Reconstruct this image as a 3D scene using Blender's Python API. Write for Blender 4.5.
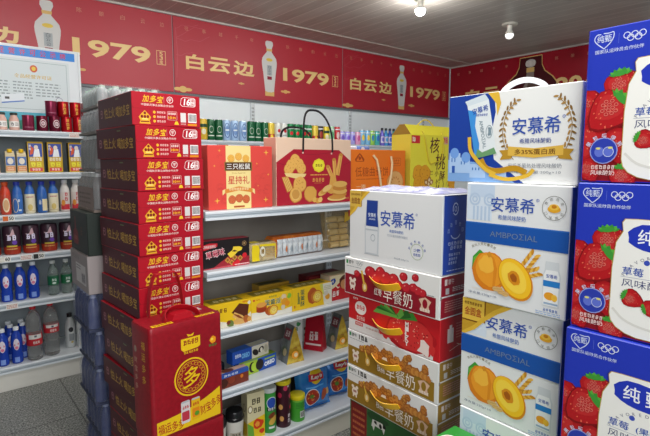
import bpy, bmesh, math, random
from math import sin, cos, pi, radians, atan, atan2, sqrt, hypot
from mathutils import Vector, Matrix
S = bpy.context.scene
COL = S.collection
for o in list(bpy.data.objects):
    bpy.data.objects.remove(o)

# ------------------------------------------------------------------ camera, world, lights, exposure
F_PX, CAM_H = 490.0, 1.45
PITCH = atan(55 / F_PX)
HEAD = pi / 2 - atan((934 - 325) / (F_PX / cos(PITCH)))      # heading, clockwise from +Y
cd = bpy.data.cameras.new('camera'); cam = bpy.data.objects.new('camera', cd); COL.objects.link(cam)
cd.sensor_width = 36; cd.lens = F_PX / 650 * 36; cd.clip_start = .02
cam.location = (0, 0, CAM_H); cam.rotation_euler = (pi / 2 - PITCH, 0, -HEAD)
S.camera = cam

W = bpy.data.worlds.new('world'); S.world = W; W.use_nodes = True
W.node_tree.nodes['Background'].inputs[0].default_value = (.86, .93, 1, 1)
W.node_tree.nodes['Background'].inputs[1].default_value = .3

def area(name, loc, target, sx, sy, power, col=(1, 1, 1)):
    l = bpy.data.lights.new(name, 'AREA'); l.shape = 'RECTANGLE'; l.size = sx; l.size_y = sy; l.energy = power; l.color = col
    o = bpy.data.objects.new(name, l); COL.objects.link(o); o.location = loc
    o.rotation_euler = (Vector(target) - Vector(loc)).to_track_quat('-Z', 'Y').to_euler()
    return o
area('front_fill_light', (-.25, -1.5, 1.9), (.9, 1.6, 1.3), 1.8, 1.3, 54, (.95, .98, 1))  # added soft fill behind the camera, standing in for daylight from the front
area('ceiling_strip_lamp', (.72, .85, 2.6), (.72, .85, 0), .2, 1.2, 26, (1, .98, .95))
BULB_STRENGTH = 480
S.view_settings.view_transform = 'Standard'; S.view_settings.look = 'None'
S.view_settings.gamma = 1; S.view_settings.use_curve_mapping = False
S.view_settings.exposure = 0.24

# ------------------------------------------------------------------ helpers: materials
def lin(h):
    h = h.lstrip('#'); r = []
    for i in (0, 2, 4):
        c = int(h[i:i + 2], 16) / 255
        r.append(c / 12.92 if c <= .04045 else ((c + .055) / 1.055) ** 2.4)
    return (*r, 1)
_m = {}
def M(hexc, rough=.42, metal=0, trans=0, emit=0, coat=0, ior=1.45, alpha=1, spec=.5):
    k = (hexc, rough, metal, trans, emit, coat, ior, alpha, spec)
    if k in _m: return _m[k]
    m = bpy.data.materials.new('mat_' + hexc.strip('#')); m.use_nodes = True
    b = m.node_tree.nodes['Principled BSDF']
    b.inputs['Base Color'].default_value = lin(hexc); b.inputs['Roughness'].default_value = rough
    b.inputs['Metallic'].default_value = metal; b.inputs['Transmission Weight'].default_value = trans
    b.inputs['IOR'].default_value = ior; b.inputs['Coat Weight'].default_value = coat
    b.inputs['Alpha'].default_value = alpha; b.inputs['Specular IOR Level'].default_value = spec
    if emit:
        b.inputs['Emission Color'].default_value = lin(hexc); b.inputs['Emission Strength'].default_value = emit
    _m[k] = m; return m

def node_mat(name):
    m = bpy.data.materials.new(name); m.use_nodes = True
    nt = m.node_tree; return m, nt, nt.nodes['Principled BSDF'], (lambda t: nt.nodes.new(t)), nt.links.new

def plank_mat():                    # ceiling strips running along Y, faint grain and grooves
    m, nt, b, N, L = node_mat('ceiling_strips')
    tc = N('ShaderNodeTexCoord'); sx = N('ShaderNodeSeparateXYZ'); L(tc.outputs['Object'], sx.inputs[0])
    mul = N('ShaderNodeMath'); mul.operation = 'MULTIPLY'; mul.inputs[1].default_value = 1 / .13; L(sx.outputs['X'], mul.inputs[0])
    fr = N('ShaderNodeMath'); fr.operation = 'FRACT'; L(mul.outputs[0], fr.inputs[0])
    fl = N('ShaderNodeMath'); fl.operation = 'FLOOR'; L(mul.outputs[0], fl.inputs[0])
    wn = N('ShaderNodeTexWhiteNoise'); wn.noise_dimensions = '1D'; L(fl.outputs[0], wn.inputs['W'])
    mp = N('ShaderNodeMapping'); mp.inputs['Scale'].default_value = (18, 1.2, 1); L(tc.outputs['Object'], mp.inputs[0])
    nz = N('ShaderNodeTexNoise'); nz.inputs['Scale'].default_value = 3; nz.inputs['Detail'].default_value = 5; L(mp.outputs[0], nz.inputs[0])
    ad = N('ShaderNodeMath'); ad.operation = 'MULTIPLY_ADD'; ad.inputs[1].default_value = .35; L(wn.outputs[0], ad.inputs[0]); L(nz.outputs[0], ad.inputs[2])
    cr = N('ShaderNodeValToRGB'); e = cr.color_ramp.elements
    e[0].position = .25; e[0].color = lin('948c84'); e[1].position = 1.0; e[1].color = lin('b8b0a8'); L(ad.outputs[0], cr.inputs[0])
    lt = N('ShaderNodeMath'); lt.operation = 'LESS_THAN'; lt.inputs[1].default_value = .06; L(fr.outputs[0], lt.inputs[0])
    mx = N('ShaderNodeMix'); mx.data_type = 'RGBA'; mx.inputs['B'].default_value = lin('c9c2ba'); L(lt.outputs[0], mx.inputs[0]); L(cr.outputs[0], mx.inputs['A'])
    L(mx.outputs['Result'], b.inputs['Base Color']); b.inputs['Roughness'].default_value = .42
    bp = N('ShaderNodeBump'); bp.inputs['Strength'].default_value = .3; bp.inputs['Distance'].default_value = .004; bp.invert = True
    L(lt.outputs[0], bp.inputs['Height']); L(bp.outputs[0], b.inputs['Normal'])
    return m
def granite_mat():
    m, nt, b, N, L = node_mat('granite_floor')
    tc = N('ShaderNodeTexCoord')
    nz = N('ShaderNodeTexNoise'); nz.inputs['Scale'].default_value = 110; nz.inputs['Detail'].default_value = 4; L(tc.outputs['Object'], nz.inputs[0])
    cr = N('ShaderNodeValToRGB'); e = cr.color_ramp.elements
    e[0].position = .38; e[0].color = lin('454746'); e[1].position = .66; e[1].color = lin('b6b7b0'); L(nz.outputs[0], cr.inputs[0])
    br = N('ShaderNodeTexBrick'); br.offset = 0; br.inputs['Scale'].default_value = 1; br.inputs['Brick Width'].default_value = .6
    br.inputs['Row Height'].default_value = .6; br.inputs['Mortar Size'].default_value = .004
    br.inputs['Color1'].default_value = (1, 1, 1, 1); br.inputs['Color2'].default_value = (.9, .9, .9, 1); br.inputs['Mortar'].default_value = (.35, .35, .35, 1)
    L(tc.outputs['Object'], br.inputs[0])
    mx = N('ShaderNodeMix'); mx.data_type = 'RGBA'; mx.blend_type = 'MULTIPLY'; mx.inputs[0].default_value = 1
    L(cr.outputs[0], mx.inputs['A']); L(br.outputs[0], mx.inputs['B']); L(mx.outputs['Result'], b.inputs['Base Color'])
    b.inputs['Roughness'].default_value = .38
    return m
def noisy(name, c1, c2, scale, rough=.5, bump=0, metal=0, dist=.001, stretch=(1, 1, 1), trans=0, alpha=1):
    m, nt, b, N, L = node_mat(name)
    tc = N('ShaderNodeTexCoord'); mp = N('ShaderNodeMapping'); mp.inputs['Scale'].default_value = stretch; L(tc.outputs['Object'], mp.inputs[0])
    nz = N('ShaderNodeTexNoise'); nz.inputs['Scale'].default_value = scale; nz.inputs['Detail'].default_value = 4; L(mp.outputs[0], nz.inputs[0])
    cr = N('ShaderNodeValToRGB'); e = cr.color_ramp.elements
    e[0].position = .36; e[0].color = lin(c1); e[1].position = .66; e[1].color = lin(c2); L(nz.outputs[0], cr.inputs[0]); L(cr.outputs[0], b.inputs['Base Color'])
    b.inputs['Roughness'].default_value = rough; b.inputs['Metallic'].default_value = metal; b.inputs['Transmission Weight'].default_value = trans
    b.inputs['Alpha'].default_value = alpha
    if bump:
        bp = N('ShaderNodeBump'); bp.inputs['Strength'].default_value = bump; bp.inputs['Distance'].default_value = dist
        L(nz.outputs[0], bp.inputs['Height']); L(bp.outputs[0], b.inputs['Normal'])
    return m

# ------------------------------------------------------------------ helpers: text glyphs as meshes
_g = {}
def glyphs(s, bold=0, shear=0):
    k = (s, bold, shear)
    if k in _g: return _g[k]
    c = bpy.data.curves.new('glyph', 'FONT'); c.body = s; c.resolution_u = 3; c.offset = bold; c.shear = shear
    o = bpy.data.objects.new('glyph', c); COL.objects.link(o)
    bpy.context.view_layer.update()
    dg = bpy.context.evaluated_depsgraph_get()
    me = bpy.data.meshes.new_from_object(o.evaluated_get(dg))
    V = [(v.co.x, v.co.y) for v in me.vertices]; Fc = []
    for p in me.polygons:
        vs = list(p.vertices)
        if p.normal.z < 0: vs.reverse()
        Fc.append(vs)
    bpy.data.objects.remove(o); bpy.data.curves.remove(c); bpy.data.meshes.remove(me)
    xs = [v[0] for v in V]; ys = [v[1] for v in V]
    _g[k] = (V, Fc, min(xs), max(xs), min(ys), max(ys)); return _g[k]

# ------------------------------------------------------------------ helpers: mesh builder
class MB:
    def __init__(s): s.V = []; s.F = []; s.I = []; s.mats = []
    def mi(s, m):
        if m not in s.mats: s.mats.append(m)
        return s.mats.index(m)
    def add(s, V, Fc, m):
        b = len(s.V); s.V += [tuple(v) for v in V]; i = s.mi(m)
        for f in Fc: s.F.append(tuple(b + k for k in f)); s.I.append(i)
    def face(s, pts, m): s.add(pts, [range(len(pts))], m)
    def box(s, x0, x1, y0, y1, z0, z1, m, c=0, fm=None, rot=0, at=None):
        """box with chamfer c; fm maps '-x','+x','-y','+y','-z','+z' to a material of that side"""
        bm = bmesh.new(); bmesh.ops.create_cube(bm, size=1)
        for v in bm.verts: v.co = ((x0 + x1) / 2 + v.co.x * (x1 - x0), (y0 + y1) / 2 + v.co.y * (y1 - y0), (z0 + z1) / 2 + v.co.z * (z1 - z0))
        if c: bmesh.ops.bevel(bm, geom=bm.edges[:], offset=c, segments=1, affect='EDGES')
        bm.normal_update(); bm.verts.index_update()
        nm = {}
        for f in bm.faces:
            n = f.normal; k = None
            for ax, t in enumerate('xyz'):
                if abs(n[ax]) > .99: k = ('+' if n[ax] > 0 else '-') + t
            nm.setdefault((fm or {}).get(k, m), []).append([v.index for v in f.verts])
        V = [v.co.copy() for v in bm.verts]
        if rot or at:
            R = Matrix.Rotation(rot, 3, 'Z'); a = Vector(at or (0, 0, 0)); V = [R @ v + a for v in V]
        base = len(s.V); s.V += [tuple(v) for v in V]
        for mt, fs in nm.items():
            i = s.mi(mt)
            for f in fs: s.F.append(tuple(base + k for k in f)); s.I.append(i)
        bm.free()
    def lathe(s, prof, mats, seg=20, o=(0, 0, 0), sx=1, sy=1):
        """prof [(r,z)]; mats one material or one per segment; caps closed"""
        if not isinstance(mats, list): mats = [mats] * (len(prof) - 1)
        rings = []
        base = len(s.V)
        for r, z in prof:
            for k in range(seg):
                a = 2 * pi * k / seg; s.V.append((o[0] + r * cos(a) * sx, o[1] + r * sin(a) * sy, o[2] + z))
        for i in range(len(prof) - 1):
            mi = s.mi(mats[i])
            for k in range(seg):
                k2 = (k + 1) % seg
                s.F.append((base + i * seg + k, base + i * seg + k2, base + (i + 1) * seg + k2, base + (i + 1) * seg + k)); s.I.append(mi)
        s.F.append(tuple(base + k for k in reversed(range(seg)))); s.I.append(s.mi(mats[0]))
        s.F.append(tuple(base + (len(prof) - 1) * seg + k for k in range(seg))); s.I.append(s.mi(mats[-1]))
    def tube(s, pts, r, m, seg=8, flat=None):
        """round (or flat w x t) tube through pts"""
        P = [Vector(p) for p in pts]; base = len(s.V); n = len(P); up0 = None
        for i, p in enumerate(P):
            t = (P[min(i + 1, n - 1)] - P[max(i - 1, 0)]).normalized()
            if up0 is None:
                up0 = Vector((0, 1, 0)) if abs(t.y) < .9 else Vector((1, 0, 0))
            if flat and len(flat) > 2: up0 = Vector(flat[2])
            a = t.cross(up0).normalized(); b = a.cross(t).normalized(); up0 = b
            for k in range(seg):
                q = 2 * pi * (k + .5) / seg
                if flat:
                    ca, sb = cos(q), sin(q)
                    ca = math.copysign(abs(ca) ** .4, ca); sb = math.copysign(abs(sb) ** .4, sb)
                    s.V.append(tuple(p + a * flat[0] / 2 * ca + b * flat[1] / 2 * sb))
                else: s.V.append(tuple(p + a * r * cos(q) + b * r * sin(q)))
        mi = s.mi(m)
        for i in range(n - 1):
            for k in range(seg):
                k2 = (k + 1) % seg
                s.F.append((base + i * seg + k, base + (i + 1) * seg + k, base + (i + 1) * seg + k2, base + i * seg + k2)); s.I.append(mi)
        s.F.append(tuple(base + k for k in range(seg))); s.I.append(mi)
        s.F.append(tuple(base + (n - 1) * seg + k for k in reversed(range(seg)))); s.I.append(mi)
    def prism(s, pts, axis, a0, a1, m):
        """2D outline extruded along 'x','y' or 'z'"""
        def P(u, v, w): return {'x': (w, u, v), 'y': (u, w, v), 'z': (u, v, w)}[axis]
        n = len(pts); V = [P(u, v, a0) for u, v in pts] + [P(u, v, a1) for u, v in pts]
        Fc = [tuple(reversed(range(n))), tuple(range(n, 2 * n))] + [(i, (i + 1) % n, n + (i + 1) % n, n + i) for i in range(n)]
        s.add(V, Fc, m)
    def sphere(s, o, r, m, seg=12, sz=1):
        prof = [(max(1e-4, r * sin(pi * i / 8)), -r * sz * cos(pi * i / 8)) for i in range(9)]
        s.lathe(prof, m, seg, o)
    def build(s, name, parent=None, smooth=35, fix=True):
        me = bpy.data.meshes.new(name); me.from_pydata(s.V, [], s.F)
        for m in s.mats: me.materials.append(m)
        me.polygons.foreach_set('material_index', s.I)
        if smooth:
            me.polygons.foreach_set('use_smooth', [True] * len(me.polygons)); me.update(); me.set_sharp_from_angle(angle=radians(smooth))
        me.update()
        o = bpy.data.objects.new(name, me); COL.objects.link(o)
        if parent: o.parent = parent
        return o

def smoothstep(t): t = max(0, min(1, t)); return t * t * (3 - 2 * t)

class FR:
    """flat or curved drawing surface: x to the right, y up (metres), layers printed one above the other"""
    def __init__(s, mb, o, ux, uy, W=1, H=1, fn=None, step=None, clip=False):
        step = step or (.00028 if fn else .0001); s.clip = clip; s.c = 0
        s.mb = mb; s.o = Vector(o); s.ux = Vector(ux); s.uy = Vector(uy); s.n = s.ux.cross(s.uy); s.W = W; s.H = H; s.fn = fn; s.step = step
    def pt(s, u, v, l):
        l += (s.c % 90) * .01
        if s.fn: return s.fn(u, v, l * s.step)
        return tuple(s.o + s.ux * u + s.uy * v + s.n * (l * s.step))
    def poly(s, pts, m, l=1):
        s.c += 1
        if s.clip:
            e = .0006
            for ax, lim, sg in ((0, e, 1), (0, s.W - e, -1), (1, e, 1), (1, s.H - e, -1)):
                out = []
                for i in range(len(pts)):
                    p, q = pts[i - 1], pts[i]; pi_, qi = (p[ax] - lim) * sg >= 0, (q[ax] - lim) * sg >= 0
                    if pi_ != qi:
                        k = (lim - p[ax]) / (q[ax] - p[ax]); out.append((p[0] + (q[0] - p[0]) * k, p[1] + (q[1] - p[1]) * k))
                    if qi: out.append(q)
                pts = out
                if len(pts) < 3: return
        a = sum(pts[i][0] * pts[(i + 1) % len(pts)][1] - pts[(i + 1) % len(pts)][0] * pts[i][1] for i in range(len(pts)))
        if a < 0: pts = pts[::-1]
        s.mb.face([s.pt(u, v, l) for u, v in pts], m)
    def rect(s, x0, y0, x1, y1, m, l=1):
        if not s.fn: return s.poly([(x0, y0), (x1, y0), (x1, y1), (x0, y1)], m, l)
        nu = 10; nv = 8
        for i in range(nu):
            for j in range(nv):
                a, b = x0 + (x1 - x0) * i / nu, x0 + (x1 - x0) * (i + 1) / nu
                c, d = y0 + (y1 - y0) * j / nv, y0 + (y1 - y0) * (j + 1) / nv
                s.mb.face([s.pt(a, c, l), s.pt(b, c, l), s.pt(b, d, l), s.pt(a, d, l)], m)
    def ell(s, cx, cy, rx, ry=None, m=None, l=1, rot=0, n=20):
        ry = rx if ry is None else ry; c, q = cos(rot), sin(rot)
        if s.fn:
            nr = 4; P = lambda i, k: (cx + (rx * cos(2 * pi * k / n) * c - ry * sin(2 * pi * k / n) * q) * i / nr, cy + (rx * cos(2 * pi * k / n) * q + ry * sin(2 * pi * k / n) * c) * i / nr)
            for i in range(nr):
                for k in range(n):
                    pts = [P(i, k), P(i + 1, k), P(i + 1, k + 1), P(i, k + 1)]
                    if i == 0: pts = pts[1:] if False else [P(0, 0), P(1, k), P(1, k + 1)]
                    s.mb.face([s.pt(u, v, l) for u, v in pts], m)
            return
        s.poly([(cx + rx * cos(t) * c - ry * sin(t) * q, cy + rx * cos(t) * q + ry * sin(t) * c) for t in [2 * pi * k / n for k in range(n)]], m, l)
    def ring(s, cx, cy, rx, ry, w, m, l=1, n=28, a0=0, a1=2 * pi):
        s.c += 1
        if s.clip and not (rx * .9 < cx < s.W - rx * .9 and ry * .9 < cy < s.H - ry * .9): return
        for k in range(n):
            t0, t1 = a0 + (a1 - a0) * k / n, a0 + (a1 - a0) * (k + 1) / n
            s.mb.face([s.pt(cx + (rx - w) * cos(t0), cy + (ry - w) * sin(t0), l), s.pt(cx + rx * cos(t0), cy + ry * sin(t0), l),
                       s.pt(cx + rx * cos(t1), cy + ry * sin(t1), l), s.pt(cx + (rx - w) * cos(t1), cy + (ry - w) * sin(t1), l)], m)
    def stroke(s, pts, w, m, l=1, taper=False):
        s.c += 1
        if len(pts) > 3:        # round the line off
            for _ in range(2): pts = [pts[0]] + [q for a, c in zip(pts, pts[1:]) for q in ((a[0] * .75 + c[0] * .25, a[1] * .75 + c[1] * .25), (a[0] * .25 + c[0] * .75, a[1] * .25 + c[1] * .75))] + [pts[-1]]
        n = len(pts); A = []; B = []
        for i, (x, y) in enumerate(pts):
            x0, y0 = pts[max(0, i - 1)]; x1, y1 = pts[min(n - 1, i + 1)]
            d = hypot(x1 - x0, y1 - y0) or 1; nx, ny = -(y1 - y0) / d, (x1 - x0) / d
            ww = w * (1 - i / n * .8 if taper else 1) / 2
            A.append((x + nx * ww, y + ny * ww)); B.append((x - nx * ww, y - ny * ww))
        for i in range(n - 1):
            s.mb.face([s.pt(*B[i], l), s.pt(*B[i + 1], l), s.pt(*A[i + 1], l), s.pt(*A[i], l)], m)
    def frame(s, x0, y0, x1, y1, w, m, l=1):
        s.rect(x0, y0, x1, y0 + w, m, l); s.rect(x0, y1 - w, x1, y1, m, l); s.rect(x0, y0 + w, x0 + w, y1 - w, m, l); s.rect(x1 - w, y0 + w, x1, y1 - w, m, l)
    def rrect(s, x0, y0, x1, y1, r, m, l=1):
        P = []
        for cx, cy, a in ((x1 - r, y0 + r, -pi / 2), (x1 - r, y1 - r, 0), (x0 + r, y1 - r, pi / 2), (x0 + r, y0 + r, pi)):
            for k in range(5): P.append((cx + r * cos(a + pi / 2 * k / 4), cy + r * sin(a + pi / 2 * k / 4)))
        s.poly(P, m, l)
    def blob(s, cx, cy, r, m, l=1, seed=0, irr=.18, n=14, sx=1, sy=1, rot=0):
        R = random.Random(seed); P = []
        for k in range(n):
            t = 2 * pi * k / n; q = r * (1 + R.uniform(-irr, irr)); x, y = q * cos(t) * sx, q * sin(t) * sy
            P.append((cx + x * cos(rot) - y * sin(rot), cy + x * sin(rot) + y * cos(rot)))
        s.poly(P, m, l)
    def text(s, t, cx, cy, w, h, m, l=2, bold=0, shear=0, rot=0, skew=0):
        """text scaled into a w x h box centred at cx,cy (w or h None keeps the letters' own proportion)"""
        s.c += 1
        if any(ord(ch) > 0x2e80 for ch in t) and not all(ch in '白云边小上火' for ch in t): bold = min(bold, .009)
        V, Fc, x0, x1, y0, y1 = glyphs(t, bold, shear)
        kx = w / (x1 - x0) if w else None; ky = h / (y1 - y0) if h else None
        if kx is None: kx = ky
        if ky is None: ky = kx
        c, q = cos(rot), sin(rot); P = []
        for x, y in V:
            x = (x - (x0 + x1) / 2) * kx; y = (y - (y0 + y1) / 2) * ky + x * skew
            P.append(s.pt(cx + x * c - y * q, cy + x * q + y * c, l))
        s.mb.add(P, Fc, m)
    def vtext(s, t, cx, ytop, h, m, l=2, bold=0, pitch=1.12, w=None):
        for i, ch in enumerate(t): s.text(ch, cx, ytop - h * (i * pitch + .5), w or h, h, m, l, bold)
    def arctext(s, t, cx, cy, r, h, m, l=2, a0=150, a1=30, bold=0, flip=False):
        n = len(t)
        for i, ch in enumerate(t):
            if ch == ' ': continue
            a = radians(a0 + (a1 - a0) * (i / (n - 1) if n > 1 else .5))
            s.text(ch, cx + r * cos(a), cy + r * sin(a), None, h, m, l, bold, rot=a - pi / 2 + (pi if flip else 0))
    def barcode(s, x0, y0, x1, y1, ink, paper, l=2, seed=3):
        s.rect(x0, y0, x1, y1, paper, l); R = random.Random(seed); x = x0 + (x1 - x0) * .06; e = x1 - (x1 - x0) * .06
        while x < e:
            w = (x1 - x0) * R.choice((.02, .035, .05)); s.rect(x, y0 + (y1 - y0) * .12, min(x + w, e), y1 - (y1 - y0) * .1, ink, l + 1); x += w + (x1 - x0) * R.choice((.025, .04))
    def lines(s, x0, y0, x1, y1, n, m, l=2, seed=0, dash=.03):
        """blocks of print too small to read in the photo: rows of short dashes"""
        R = random.Random(seed); ph = (y1 - y0) / n
        for i in range(n):
            y = y1 - ph * (i + .72); x = x0
            while x < x1 - 1e-6:
                w = (x1 - x0) * R.uniform(.08, .2); s.rect(x, y, min(x1, x + w), y + ph * .42, m, l); x += w + (x1 - x0) * dash

def _scrawl(s, cx, cy, w, h, n, m, l=2, seed=0, bw=.16):
    """marks of writing that the photo shows but is too small to read: n square clusters of strokes"""
    R = random.Random(seed); cw = w / n
    for i in range(n):
        x0 = cx - w / 2 + cw * (i + .08); x1 = cx - w / 2 + cw * (i + .92); t = h * bw
        for y in (R.uniform(.02, .15), R.uniform(.42, .58), R.uniform(.8, .85)):
            a = R.uniform(0, .25); e = R.uniform(.75, 1); s.rect(x0 + (x1 - x0) * a, cy - h / 2 + h * y, x0 + (x1 - x0) * e, cy - h / 2 + h * y + t, m, l)
        for x in (R.uniform(.08, .3), R.uniform(.6, .84)):
            a = R.uniform(0, .3); e = R.uniform(.7, 1); s.rect(x0 + (x1 - x0) * x, cy - h / 2 + h * a, x0 + (x1 - x0) * x + t, cy - h / 2 + h * e, m, l)
FR.scrawl = _scrawl

def side(mb, k, x0, x1, y0, y1, z0, z1):
    if k == '-y': return FR(mb, (x0, y0, z0), (1, 0, 0), (0, 0, 1), x1 - x0, z1 - z0, clip=True)
    if k == '-x': return FR(mb, (x0, y1, z0), (0, -1, 0), (0, 0, 1), y1 - y0, z1 - z0, clip=True)
    if k == '+x': return FR(mb, (x1, y0, z0), (0, 1, 0), (0, 0, 1), y1 - y0, z1 - z0, clip=True)
    if k == '+z': return FR(mb, (x0, y0, z1), (1, 0, 0), (0, 1, 0), x1 - x0, y1 - y0, clip=True)
def cyl(mb, r, z0=0, ang=-pi / 2, o=(0, 0)):
    return FR(mb, (0, 0, 0), (1, 0, 0), (0, 1, 0), fn=lambda u, v, d: (o[0] + (r + d) * cos(ang + u / r), o[1] + (r + d) * sin(ang + u / r), z0 + v))

# ------------------------------------------------------------------ helpers: objects
def tag(o, label=None, cat=None, group=None, kind=None):
    if label: o['label'] = label
    if cat: o['category'] = cat
    if group: o['group'] = group
    if kind: o['kind'] = kind
    return o
def thing(name, label, cat, loc=(0, 0, 0), rz=0, group=None):
    o = bpy.data.objects.new(name, None); COL.objects.link(o); o.empty_display_size = .05
    o.location = loc; o.rotation_euler = (0, 0, rz); return tag(o, label, cat, group)
def solo(mb, name, label, cat, loc=(0, 0, 0), rz=0, group=None, smooth=35):
    o = mb.build(name, None, smooth); o.location = loc; o.rotation_euler = (0, 0, rz); return tag(o, label, cat, group)
def struct(mb, name, loc=(0, 0, 0)):
    o = mb.build(name, None, 0); o.location = loc; return tag(o, kind='structure')
def dup(root, loc, rz, label, group=None):
    r = root.copy(); COL.objects.link(r); r.location = loc; r.rotation_euler = (0, 0, rz); r['label'] = label
    if group: r['group'] = group
    for ch in list(root.children):
        c = ch.copy(); COL.objects.link(c); c.parent = r
        for g in list(ch.children):
            d = g.copy(); COL.objects.link(d); d.parent = c
    return r
ORD = ['first', 'second', 'third', 'fourth', 'fifth', 'sixth', 'seventh', 'eighth', 'ninth', 'tenth', 'eleventh', 'twelfth', 'thirteenth', 'fourteenth']
def link(mesh_obj, loc, rz, label, group=None): return dup(mesh_obj, loc, rz, label, group)

# ------------------------------------------------------------------ palette
WHITE = M('e9e9e6', .5); PAPER = M('dcdcda', .45); INK = M('151515', .5); GOLD = M('e0b96f', .4); YEL = M('f2cf1e', .4); RED = M('c4101f', .4)
BANNER = M('b31329', .5, spec=1.0); MAROON = M('470b14', .3); CREAMGOLD = M('ecca86', .4); STEELW = M('d3d9de', .35)
AMXBLUE = M('1d55a8', .32); ORANGE = M('f08a1c', .4); LEAF = M('3f9a34', .45); DKGREEN = M('135c34', .35, .1)
WALLW = M('f0f6f8', .5)

# ------------------------------------------------------------------ the room
YW, XR, ZC = 4.0, 5.29, 2.655          # back wall, right wall, ceiling
b = MB(); b.box(-3.2, XR + .1, -2.6, YW + .1, -.08, 0, granite_mat()); struct(b, 'floor')
b = MB(); b.box(-3.2, XR + .1, -2.6, YW + .1, ZC, ZC + .06, plank_mat()); struct(b, 'ceiling')
b = MB(); b.box(-3.2, XR + .1, YW, YW + .1, 0, ZC, WALLW); struct(b, 'wall_back')
b = MB(); b.box(-1.75, -1.65, -2.6, YW, 0, ZC, M('6f6a62', .6)); struct(b, 'left_light_blocker')  # unseen dull wall, added to hold back light from the left
b = MB(); b.box(XR, XR + .1, -2.6, YW, 0, ZC, WALLW); struct(b, 'wall_right')
b = MB(); b.box(-3.2, XR, 3.655, 3.68, ZC - .008, ZC, M('b5aaa0', .4)); struct(b, 'trim_1')
b = MB(); b.box(-3.2, XR - .02, YW - .022, YW - .001, 2.642, ZC, M('c9c3bb', .35)); struct(b, 'trim_2')
b = MB(); b.box(XR - .022, XR - .001, -2.6, YW - .022, 2.642, ZC, M('c9c3bb', .35)); struct(b, 'trim_3')
b = MB(); b.box(-3.2, XR - .001, YW - .03, YW - .001, 2.008, 2.026, M('6b6f73', .4)); struct(b, 'trim_4')

# ------------------------------------------------------------------ banners
def bottle_outline(fr, cx, y0, h, body, cap, l=3):
    """a tall stoppered liquor bottle drawn from its outline"""
    k = h
    prof = [(.085, 0), (.095, .01), (.098, .05), (.10, .11), (.135, .4), (.16, .55), (.165, .62), (.15, .69), (.09, .76), (.055, .80), (.052, .86)]
    fr.poly([(cx + r * k, y0 + z * k) for r, z in prof] + [(cx - r * k, y0 + z * k) for r, z in reversed(prof)], body, l)
    fr.poly([(cx + r * k, y0 + z * k) for r, z in ((.06, .815), (.065, .86))] + [(cx - r * k, y0 + z * k) for r, z in ((.065, .86), (.06, .815))], cap, l + 1)
    tp = [(.055, .86), (.062, .88), (.085, .93), (.08, .98), (.05, 1.0)]
    fr.poly([(cx + r * k, y0 + z * k) for r, z in tp] + [(cx - r * k, y0 + z * k) for r, z in reversed(tp)], body, l)
    fr.poly([(cx - .10 * k, y0), (cx + .10 * k, y0), (cx + .10 * k, y0 + .09 * k), (cx + .04 * k, y0 + .07 * k), (cx - .04 * k, y0 + .07 * k), (cx - .10 * k, y0 + .09 * k)], GOLD, l + 1)
    fr.ell(cx, y0 + .66 * k, .07 * k, .03 * k, M('e6c64c', .4), l + 1)
    fr.rect(cx - .055 * k, y0 + .38 * k, cx + .055 * k, y0 + .56 * k, M('aeb4b6', .4), l + 1)
    fr.vtext('白云边', cx, y0 + .56 * k, .055 * k, M('4b4f52', .5), l + 2)
    fr.rect(cx - .05 * k, y0 + .3 * k, cx + .05 * k, y0 + .36 * k, M('8d1530', .5), l + 1)
def branch(fr, x, y, m):
    R = random.Random(5)
    for a, ln in ((.1, .24), (.45, .2), (.9, .16), (.25, .3)):
        p = [(x, y + R.uniform(-.12, .1))]
        for i in range(7):
            p.append((p[-1][0] + ln / 7, p[-1][1] + R.uniform(-.012, .03) * (1 if a < .5 else .6)))
        fr.stroke(p, .004, m, 1)
    fr.stroke([(x, y - .3), (x + .012, y - .1), (x, y + .1)], .005, m, 1)
def make_banner(x0, x1, label):
    Wd, H = x1 - x0, .608
    b = MB(); b.box(0, Wd, -.016, 0, 0, H, BANNER, .0012, fm={'+y': M('777777', .6)})
    fr = FR(b, (0, -.016, 0), (1, 0, 0), (0, 0, 1), Wd, H)
    T = CREAMGOLD; s = Wd / 1.825
    for ch, cx, cw in (('白', .182, .16), ('云', .406, .205), ('边', .65, .215)): fr.text(ch, cx * s, .262, cw * s, .128, T, 2, .03)
    bottle_outline(fr, .92 * s, .045, .5, M('d8d6d2', .3), GOLD)
    fr.text('1979', 1.355 * s, .262, .565 * s, .125, T, 2, .03)
    fr.frame(1.685 * s, .205, 1.76 * s, .315, .004, T, 2); fr.vtext('53度', 1.7225 * s, .306, .029, T, 2, .01)
    for i, ch in enumerate('往事越千年'): fr.text(ch, (.115 + i * .155) * s, .525, .034, .034, M('c98a6e', .4), 2)
    for i, ch in enumerate('陈酿白云边'): fr.text(ch, (1.13 + i * .152) * s, .52, .034, .034, M('c98a6e', .4), 2)
    branch(fr, .02, .42, M('c0505a', .4))
    for cx, cy, q in ((.07, .03, 1), (1.1, .1, .7), (.62, .13, .4)):
        for k, dx in enumerate((-.045, 0, .045)): fr.ell((cx + dx * q) * s, cy, .035 * q, (.014, .026, .014)[k] * q, M('d9ae66', .4) if q < 1 else GOLD, 1, n=14)
    fr.rect(Wd - .006, 0, Wd - .001, H, M('8c8f92', .3), 2)
    return solo(b, 'wall_banner', label, 'banner', (x0, YW - .002, 2.03), 0, 'red liquor banners under the ceiling', 0)
make_banner(-.19, 1.632, 'red liquor banner at the far left above the framed certificate')
make_banner(1.636, 3.462, 'red liquor banner in the middle of the back wall, above the beer cans')
make_banner(3.466, 5.265, 'red liquor banner at the right end of the back wall, ending in the corner')
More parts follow.
